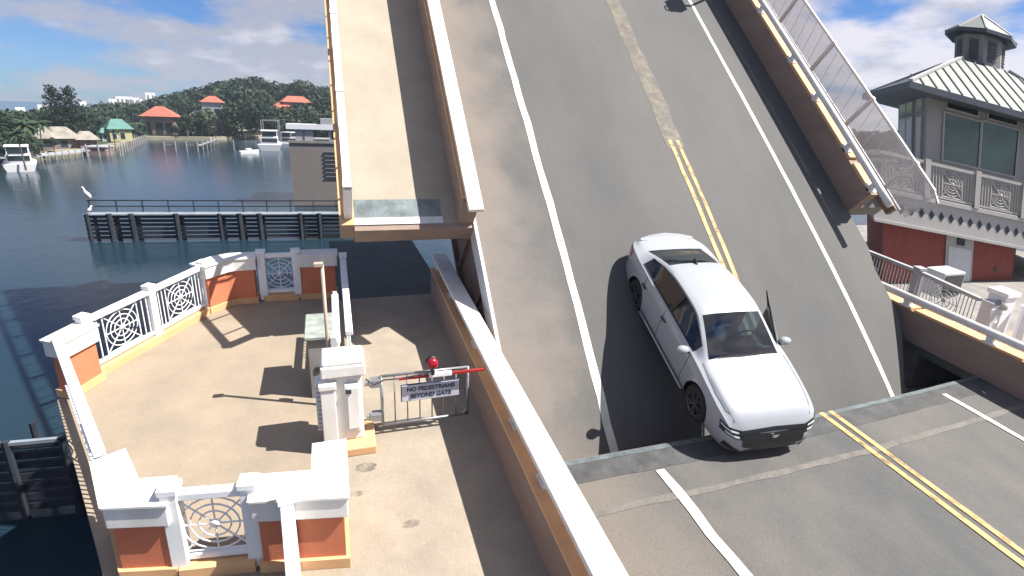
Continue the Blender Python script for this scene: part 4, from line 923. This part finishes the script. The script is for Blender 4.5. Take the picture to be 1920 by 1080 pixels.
def palm_proto(seed):
    rr = random.Random(seed); t = thing('palm_tree', 'x', 'palm tree', (0, 0, 0))
    b = MB(); b.tube([(0, 0, -1), (.2, 0, 3), (.5, 0, 6.5), (.6, 0, 8)], .2, 'trunk', n=7, rs=[.25, .17, .14, .13]); b.build('trunk', t)
    b = MB()
    for k in range(20):
        a = k*2.4; el = rr.uniform(-.3, 1.2); L = rr.uniform(2.4, 3.2); vs = []; fs = []
        for j in range(7):
            u = j/6; x = L*u*math.cos(el*(1-u*.4)); z = L*u*math.sin(el)-1.7*u*u; w = .42*math.sin(math.pi*min(1, u*.9+.08))
            c = Vector((.6+x*math.cos(a), x*math.sin(a), 8+z)); s = Vector((-math.sin(a), math.cos(a), 0))*w; vs += [c-s-Vector((0, 0, w*.7)), c, c+s-Vector((0, 0, w*.7))]
        for j in range(6): o = 3*j; fs += [(o, o+1, o+4, o+3), (o+1, o+2, o+5, o+4)]
        b.add(vs, fs, 'leaves')
    b.build('crown', t); return t
def casuarina_proto(seed):
    rr = random.Random(seed); t = thing('pine_tree', 'x', 'pine tree', (0, 0, 0))
    b = MB(); b.tube([(0, 0, -1), (.1, 0, 6), (0, 0, 14)], .2, 'trunk', n=7, rs=[.35, .22, .04])
    b.build('trunk', t); b = MB()
    for k in range(34):
        z = 2.5+k*.34; a = k*2.4; L = (14.5-z)*.24+.5
        for j in range(3): u = (j+1)/3; blob(b, (L*u*math.cos(a), L*u*math.sin(a), z+u*1.1), (.55, .55, .5), 22, .2, 'leaves_dark', rr, -1)
    blob(b, (0, 0, 14.2), (.4, .4, .9), 30, .16, 'leaves_dark', rr, -1); b.build('crown', t); return t
protos = {}
def place(kind, x, y, z, s, rz, label, group, sz=None):
    kk = kind
    if kk not in protos:
        o = {'broad': lambda: tree_proto('broad', 1), 'broad2': lambda: tree_proto('broad', 2), 'dark': lambda: tree_proto('dark', 3), 'dark2': lambda: tree_proto('dark', 6), 'pale': lambda: tree_proto('pale', 4), 'palm': lambda: palm_proto(5), 'palm2': lambda: palm_proto(9), 'pine': lambda: casuarina_proto(7)}[kk]()
        protos[kk] = o
    else: o = dup(protos[kk], (0, 0, 0))
    o.location = (x, y, z); o.rotation_euler = (0, 0, rz); o.scale = (s, s, sz or s); o['label'] = label
    if group: o['group'] = group
    return o
def azp(px, d):     # a point at distance d in the direction of picture column px near the horizon
    v = f_*1.0+r2*((px-960)/1000)+u2*((540-205)/1000); k = d/math.hypot(v.x, v.y); return v.x*k, v.y*k
def top(py, px, d):  # world height seen at row py
    v = f_+r2*((px-960)/1000)+u2*((540-py)/1000); k = d/math.hypot(v.x, v.y); return CAM.z+v.z*k
# individually told-apart trees: kind, column, distance, top row, base height, label
TR = [('pine', 104, 150, 160, 'feathery pine rising above the others, left one of the pair'), ('pine', 133, 150, 162, 'feathery pine rising above the others, right one of the pair'),
      ('dark', 12, 118, 205, 'dark tree at the left edge of the far shore'), ('palm', 40, 108, 224, 'palm nearest the left edge behind the moored boat'), ('palm2', 62, 122, 222, 'palm with pale fronds between the left-edge tree and the grey-roofed house'), ('palm', 22, 100, 245, 'low palm beside the long white dock'),
      ('broad', 85, 128, 268, 'low bushy tree in front of the grey-roofed house'), ('broad2', 150, 160, 205, 'dark green tree behind the grey-roofed house'), ('palm2', 203, 135, 240, 'lone palm on the shore in front of the green-roofed house'),
      ('dark', 45, 150, 212, 'broad dark tree behind the palms on the left'), ('dark2', 85, 160, 203, 'broad dark tree under the pair of pines'), ('dark', 120, 168, 200, 'dense dark tree right under the right pine'), ('dark2', 172, 175, 208, 'dense dark tree left of the green-roofed house'),
      ('broad', 240, 176, 232, 'small tree against the yellow wall of the green-roofed house'), ('dark', 262, 196, 232, 'dark bush left of the orange-roofed house'), ('broad', 345, 188, 212, 'large round tree right of the orange-roofed house'), ('dark2', 322, 184, 232, 'dark low tree in front of the orange-roofed house'),
      ('dark', 362, 205, 190, 'tall dark tree between the orange roof and the white villa'), ('pale', 408, 222, 188, 'pale leafless-looking tree above the white villa'), ('broad2', 445, 215, 205, 'broad green tree right of the white villa'), ('pale', 450, 205, 215, 'pale green tree standing behind the sandy beach'),
      ('broad', 478, 212, 200, 'round green tree behind the small tiki hut'), ('dark2', 500, 225, 195, 'dark tree behind the white motor yacht'), ('broad2', 535, 240, 190, 'tree left of the stepped red roofs'), ('dark', 596, 240, 178, 'dark tree right of the stepped red roofs'), ('broad', 620, 226, 200, 'bushy tree above the white shelter roof'), ('dark', 560, 218, 222, 'dark bush under the lower red roof')]
for i, (kd, px, d, py, lb) in enumerate(TR):
    x, y = azp(px, d); zt = top(py, px, d); R0 = min(math.hypot(a, c) for a, c in SH[1:9]); z0 = WZ+.8
    H = {'pine': 15, 'palm': 9.0, 'palm2': 9.0}.get(kd, 10.3); s = max(.25, (zt-z0)/H)
    wid = s if kd in ('pine', 'palm', 'palm2') else s*(1.15 if kd.startswith('d') else 1.0)
    place(kd, x, y, z0, wid*(1.25 if kd == 'pine' else 1), i*1.7, lb, {'pine': 'feathery pines above the far shore', 'palm': 'palms on the far shore', 'palm2': 'palms on the far shore'}.get(kd, 'broad trees on the far shore'), s)
# the wooded mass behind
prof = [(-60, 195), (0, 203), (30, 208), (60, 206), (90, 198), (160, 197), (200, 192), (240, 193), (300, 182), (340, 172), (365, 166), (400, 157), (420, 150), (450, 144), (500, 143), (520, 155), (545, 154), (560, 151), (580, 147), (592, 163), (604, 157), (635, 165), (700, 168), (800, 180)]
def pf(px):
    for (a, c), (d, e) in zip(prof, prof[1:]):
        if a <= px <= d: return c+(e-c)*(px-a)/(d-a)
    return 190
b = MB(); rr = random.Random(3)
for k in range(330):
    px = -60+ (k % 110)*7.8+rr.uniform(-5, 5); row = k//110; d = (255, 225, 200)[row]+rr.uniform(-8, 8); d *= (.68 if px < 90 else (.68+.32*min(1, (px-90)/170)))
    py = pf(px)+(0, 18, 42)[row]+rr.uniform(-1, 5)+ (3 if row else 2)
    if row == 2 and 255 < px < 345: continue
    if row >= 1 and 500 < px < 590: py += 26
    if row == 2 and (30 < px < 250 ): continue
    if row == 1 and (180 < px < 345 ): py += 22
    x, y = azp(px, d); zt = top(py, px, d); r = rr.uniform(3.2, 5.2)*d/230; zc = zt-r*.8
    mn = rr.choice(('leaves', 'leaves_dark', 'leaves_dark', 'leaves_pale' if row > 0 and px > 380 else 'leaves'))
    blob(b, (x, y, zc), (r, r, r*.85), 170, .52*d/230, mn, rr, -.5)
    for _ in range(3):
        blob(b, (x+rr.uniform(-r, r)*.8, y+rr.uniform(-r, r)*.5, zc-r*rr.uniform(.5, 1.3)), (r*.7, r*.7, r*.6), 90, .5*d/230, mn, rr, -.6)
for k in range(60):      # bushes along the left waterfront
    px = -40+(k % 30)*2.5+rr.uniform(-2, 2); d = (118, 128)[k//30]+rr.uniform(-3, 3)+(6 if px > 60 else 0); x, y = azp(px, d); r = rr.uniform(1.5, 2.4); blob(b, (x, y, WZ+1+r*.7+(2.6 if k >= 30 else 0)), (r*1.2, r*1.2, r*1.1), 110, .3, rr.choice(('leaves', 'leaves_dark', 'leaves_dark')), rr, -.5)
for k in range(46):      # low wooded line seen behind the control house on the right
    px = 1560+k*9; d = 260; py = 250+rr.uniform(-4, 4); x, y = azp(px, d); zt = top(py, px, d); blob(b, (x, y, zt-4), (6, 6, 4.5), 160, .8, 'leaves_dark', rr, -.4)
tag(b.build('wooded_hillside'), 'dense green wood covering the hill along the far shore', 'woods', None, 'stuff')

# houses
def FR(px, d, z0=None, yaw_=0, k=1):      # local frame facing the camera: (right, away, up)
    x, y = azp(px, d); a = math.atan2(x, y)+yaw_; rt = Vector((math.cos(a), -math.sin(a), 0)); aw = Vector((math.sin(a), math.cos(a), 0)); o = Vector((x, y, WZ+.8 if z0 is None else z0))
    return (lambda p: o+rt*p[0]*k+aw*p[1]*k+Vector((0, 0, p[2]*k))), o
def hiproof(b, x0, x1, y0, y1, z0, z1, mn, ov=.5, ridge=.3):
    x0 -= ov; x1 += ov; y0 -= ov; y1 += ov; k = (y1-y0)/2; rx0, rx1 = x0+min(k, (x1-x0)*(.5-ridge/2)), x1-min(k, (x1-x0)*(.5-ridge/2)); ym = (y0+y1)/2
    b.add([(x0, y0, z0), (x1, y0, z0), (x1, y1, z0), (x0, y1, z0), (rx0, ym, z1), (rx1, ym, z1)], [(0, 1, 5, 4), (1, 2, 5), (2, 3, 4, 5), (3, 0, 4), (0, 3, 2, 1)], mn)
def wins(T, o, lst, fr='house_white', pane='window_dark'):
    for x0, x1, z0, z1, y in lst:
        b = MB(T); b.box(x0-.12, x1+.12, y-.06, y-.002, z0-.12, z1+.12, fr); w = b.build('window', o); b = MB(T); b.box(x0, x1, y-.1, y-.062, z0, z1, pane); b.build('pane', w)
T, o = FR(299, 196, WZ+1.0, .25, .66); h = thing('house', 'villa with an orange tiled hip roof and dark arches on the far shore', 'house', o)
b = MB(T); b.box(-4.2, 4.8, 0, 8, 0, 8.2, 'house_pink'); b.box(-6.6, -4.2, .5, 7, 0, 8.0, 'house_pink'); b.build('wall', h)
b = MB(T); hiproof(b, -6.8, 5.2, -.4, 8.4, 8.0, 12.4, 'roof_tile', 1.3, .12); b.build('roof', h)
wins(T, h, [(-2.6, .2, .4, 5.4, 0), (1.4, 4.0, .4, 5.2, 0), (-5.9, -4.9, .3, 5.6, .5)], 'house_pink')
T, o = FR(216, 163, None, -.2, .78); h = thing('house', 'small yellow and white house under a blue-green roof', 'house', o)
b = MB(T); b.box(-2.5, 3.2, 0, 6, 0, 3.9, 'house_yellow'); b.box(-4.4, -2.5, 1, 5, 0, 2.6, 'house_white'); b.build('wall', h)
b = MB(T); hiproof(b, -2.7, 3.4, -.2, 6.2, 3.7, 6.6, 'roof_green', .5, .4); hiproof(b, -4.5, -2.3, .8, 5.2, 2.5, 3.9, 'roof_green', .4, .3); b.build('roof', h)
wins(T, h, [(.2, 1.3, .8, 2.6, 0), (-1.8, -.9, .8, 2.4, 0), (-3.9, -3.2, .7, 2, 1)])
T, o = FR(112, 135, None, -.1, .95); h = thing('house', 'low long house with a weathered grey roof behind the dock', 'house', o)
b = MB(T); b.box(-4.5, 2, 0, 5, 0, 2.2, 'house_pink'); b.box(2, 4.8, -.6, 4, 0, 2.0, 'house_pink'); b.build('wall', h)
b = MB(T); hiproof(b, -4.9, 2.2, -.2, 5.2, 2.1, 4.3, 'roof_thatch', .5, .5); hiproof(b, 1.8, 5.0, -.8, 4.2, 1.9, 3.5, 'roof_thatch', .5, .4); b.build('roof', h)
wins(T, h, [(-3.6, -2.4, .5, 1.7, 0), (-1, .2, .5, 1.7, 0), (3.1, 4, .5, 1.6, -.6)], 'house_white')
T, o = FR(553, 228, WZ+3.0, -.15); h = thing('house', 'hillside villa with stepped red tiled roofs among the trees', 'house', o)
b = MB(T); b.box(-3.5, 6.5, 3, 10, 0, 9.6, 'house_pink'); b.box(-7.5, -1, 1, 7, 0, 7.2, 'house_pink'); b.box(-2.5, 7, -2, 3, 0, 4.4, 'house_pink'); b.build('wall', h)
b = MB(T); hiproof(b, -3.5, 6.5, 3, 10, 9.4, 11.7, 'roof_tile', .7, .5); hiproof(b, -7.5, -1, 1, 7, 7.0, 9.0, 'roof_tile', .7, .5); hiproof(b, -2.5, 7, -2, 3, 4.3, 6.3, 'roof_tile', .6, .6); b.build('roof', h)
wins(T, h, [(0, 1.6, 7, 8.6, 3), (3.5, 5, 7, 8.6, 3), (0, 1.4, 1.2, 3, -2), (3.4, 4.8, 1.2, 3, -2)])
T, o = FR(394, 198, WZ+1.5, .1); h = thing('house', 'tall white villa half hidden between the trees', 'house', o)
b = MB(T); b.box(-2.2, 3.4, 0, 7, -1, 9.5, 'house_white'); b.box(-5.5, -2.2, .5, 6, -1, 5.6, 'house_pink'); b.build('wall', h)
b = MB(T); hiproof(b, -2.2, 3.4, 0, 7, 9.4, 11.3, 'roof_tile', .5, .3); hiproof(b, -5.5, -2.2, .5, 6, 5.5, 6.9, 'house_white', .4, .3); b.build('roof', h)
wins(T, h, [(-1.2, .2, 1, 4, 0), (1.2, 2.6, 1, 4, 0), (-1.2, .2, 5.4, 7.6, 0), (1.2, 2.6, 5.4, 7.6, 0), (-4.8, -3.4, 1, 3.6, .5)])
T, o = FR(454, 192); h = thing('beach_hut', 'small open hut with a pale peaked roof on the sandy beach', 'hut', o)
b = MB(T)
for x in (-1.4, 1.4):
    for y in (0, 2.8): b.tube([(x, y, 0), (x, y, 2.1)], .1, 'trunk', n=6)
b.build('post_frame', h); b = MB(T); hiproof(b, -1.5, 1.5, -.1, 2.9, 2.0, 3.4, 'sand', .4, .05); b.build('roof', h)
for i, (p0, p1, py, n, lb) in enumerate(((213, 226, 187, 3, 'low pale apartment block, left end of the row above the trees'), (228, 244, 182, 4, 'pale apartment block with vertical ribs above the trees'), (245, 258, 184, 3, 'pale apartment block in the middle of the row above the trees'), (259, 268, 187, 3, 'narrow pale block at the right end of the row above the trees'),
        (281, 291, 175, 2, 'small white block with a domed top above the trees'), (77, 86, 198, 2, 'small white building left of the pair of pines'), (34, 42, 203, 2, 'small pale building above the palms at the left'), (155, 161, 191, 1, 'slim white tower right of the pair of pines'))):
    T, o = FR((p0+p1)/2, 430, WZ); w = (p1-p0)*.43*.62; zt = top(py, (p0+p1)/2, 430)-WZ
    h = thing('apartment_building', lb, 'building', o, 'far buildings above the tree line')
    b = MB(T); b.box(-w, w, 0, 14, 0, zt, 'hull'); b.box(-w-.05, w+.05, -.05, 14.05, zt, zt+.4, 'hull'); b.build('wall', h)
    b = MB(T)
    for k in range(n): x = -w+2*w*(k+.5)/n; b.box(x-.45, x+.45, -.08, -.01, zt-8, zt-1.2, 'louver_dark')
    b.build('window_strip', h)
# docks, piles, boats
dk = thing('dock', 'long white concrete dock running along the left shore', 'dock', WT((-44, 110, 0)))
b = MB(WT); pts = [(-58.5, 101.5), (-46.8, 104.5), (-43.6, 121.5), (-44.3, 125.5)]
for (x0, y0), (x1, y1) in zip(pts, pts[1:]): b.bar((x0, y0, .95), (x1, y1, .95), 1.7, .28, 'house_white')
b.build('deck', dk)
for k in range(11):
    t = k/10; x = -47.0+3.3*t+.3; y = 104.6+17*t; b = MB(WT); b.tube([(x+.5, y-.7, -1), (x+.5, y-.7, 1.25)], .14, 'pile_white', n=6); b.build('pile', dk)
bh = thing('boathouse', 'small square concrete platform at the end of the white dock', 'platform', WT((-42, 124, 0)))
b = MB(WT); b.box(-43.6, -40.4, 122.0, 126, -1, 1.5, 'house_pink'); b.box(-43.8, -40.2, 121.8, 126.2, 1.5, 1.7, 'house_white'); b.build('platform_block', bh)
pc = 0
for (xa, ya), (xb, yb), n, lb in (((-42.6, 119.6), (-37.6, 121.4), 4, 'white piles'), ((-38.5, 123), (-47.2, 172), 15, 'white piles')):
    for k in range(n):
        t = k/(n-1); x, y = xa+(xb-xa)*t, ya+(yb-ya)*t; b = MB(WT); hgt = 2.0 if n == 4 else 1.7; b.tube([(x, y, -1.5), (x, y, hgt)], .16, 'pile_white', n=7); b.tube([(x, y, hgt), (x, y, hgt+.25)], .16, 'pile_white', n=7, rs=[.17, .02])
        tag(b.build('mooring_pile', origin=WT((x, y, 0))), 'one of the evenly spaced white piles of the left dock, below the green-roofed house', 'mooring pile', 'white mooring piles of the left dock')
for k in range(9):
    x, y = (-34.6+ (k % 4)*2.15 if k < 4 else -28.0-(k-4)*.4), (137.4 if k < 4 else 142+(k-4)*6.5)
    b = MB(WT); b.tube([(x, y, -1.5), (x, y, 2.1)], .17, 'pile_white', n=7); tag(b.build('mooring_pile', origin=WT((x, y, 0))), 'one of the white piles of the open boat slip below the orange-roofed house', 'mooring pile', 'white mooring piles of the open slip')
sl_ = thing('boat_slip', 'narrow wooden beams linking the piles of the open boat slip', 'slip', WT((-30, 140, 0)))
b = MB(WT); b.bar((-34.6, 137.6, 1.3), (-32.4, 137.6, 1.3), .3, .15, 'pile_white'); b.bar((-30.3, 137.6, 1.3), (-28.1, 137.6, 1.3), .3, .15, 'pile_white'); b.bar((-28, 137.6, 1.2), (-29.8, 170, 1.2), .8, .15, 'pile_white'); b.build('beam', sl_)
b = MB(WT); b.tube([(-22.2, 146, -1.5), (-22.2, 146, 2.3)], .16, 'pile_white', n=7); tag(b.build('mooring_pile', origin=WT((-22.2, 146, 0))), 'single pale pile standing alone between the open slip and the yacht', 'mooring pile')
def boat(label, p, rz, L, W, kind, name='motor_boat'):
    t = thing(name, label, 'boat', WT((p[0], p[1], 0))); c, s = math.cos(rz), math.sin(rz)
    def T(q): return WT((p[0]+q[0]*c-q[1]*s, p[1]+q[0]*s+q[1]*c, q[2]))
    fb = L*.11; b = MB(T); vs = []; n = 9
    for i in range(n):
        u = i/(n-1); x = -L/2+L*u; w = W/2*(1 if u < .5 else math.cos((u-.5)*math.pi)**.7 if u < .999 else .02); sh = fb*(1+.35*u*u)
        vs += [(x, -w, sh), (x*.96, -w*.75, -.2), (x*.96, w*.75, -.2), (x, w, sh)]
    b.add(vs, [(4*i+j, 4*i+j+1, 4*i+j+5, 4*i+j+4) for i in range(n-1) for j in range(3)]+[(4*i+3, 4*i, 4*i+4, 4*i+7) for i in range(n-1)]+[(0, 3, 2, 1)], 'hull'); b.build('hull', t, smooth=False)
    if kind == 'cruiser':
        b = MB(T); b.prism([(-L*.28, -W*.38), (L*.2, -W*.34), (L*.3, 0), (L*.2, W*.34), (-L*.28, W*.38)], fb*1.05, fb*2.1, 'hull'); cb = b.build('cabin', t)
        b = MB(T); b.box(-L*.295, -L*.281, -W*.33, W*.33, fb*1.25, fb*1.95, 'window_dark'); b.box(-L*.2, L*.15, -W*.385, -W*.37, fb*1.4, fb*1.9, 'window_dark'); b.build('window', cb)
        b = MB(T); b.box(-L*.3, L*.08, -W*.36, W*.36, fb*3.1, fb*3.25, 'hull')
        for x in (-L*.28, L*.05):
            for y in (-W*.32, W*.32): b.tube([(x, y, fb*2.1), (x, y, fb*3.15)], .05, 'hull', n=5)
        b.build('hard_top', t)
        b = MB(T); b.box(-L*.28, -L*.265, -W*.3, W*.3, fb*2.25, fb*3.05, 'window_dark'); b.build('windscreen', t)
    elif kind == 'skiff':
        b = MB(T); b.box(-L*.1, L*.1, -W*.2, W*.2, fb, fb*1.9, 'grey_white'); b.build('console', t)
        b = MB(T); b.box(-L*.5, -L*.44, -W*.12, W*.12, fb*.6, fb*1.9, 'black'); b.build('outboard_motor', t)
    return t
boat('white cabin cruiser moored stern-on at the white dock on the left', (-42.6, 96.5), 1.95, 9.5, 3.6, 'cruiser')
boat('large white motor yacht with a dark windscreen facing the camera', (-14.3, 149), 1.62, 13, 5.2, 'cruiser', 'motor_yacht')
boat('white cruiser moored just right of the motor yacht', (-10.0, 160), 1.2, 11, 4.0, 'cruiser')
boat('small open white skiff in front of the motor yacht', (-17.4, 133), .8, 5.5, 2.0, 'skiff', 'skiff')
hb = MB(); hb.box(-300, 300, -40, 520, WZ-1, 40, 'haze'); hz = hb.build('haze'); tag(hz, None, None, None, 'stuff')
lift = thing('boat_lift', 'thin white boat lift frame behind the motor yacht', 'boat lift', WT((-16, 178, 0)))
b = MB(WT)
for x in (-19.0, -14.5):
    for y in (176, 181): b.tube([(x, y, -1), (x, y, 6.5)], .14, 'pile_white', n=6)
b.bar((-19, 176, 6.4), (-14.5, 176, 6.4), .2, .3, 'pile_white'); b.bar((-19, 181, 6.4), (-14.5, 181, 6.4), .2, .3, 'pile_white'); b.bar((-19, 176, 6.3), (-19, 181, 6.3), .2, .2, 'pile_white'); b.bar((-14.5, 176, 6.3), (-14.5, 181, 6.3), .2, .2, 'pile_white'); b.build('frame', lift)
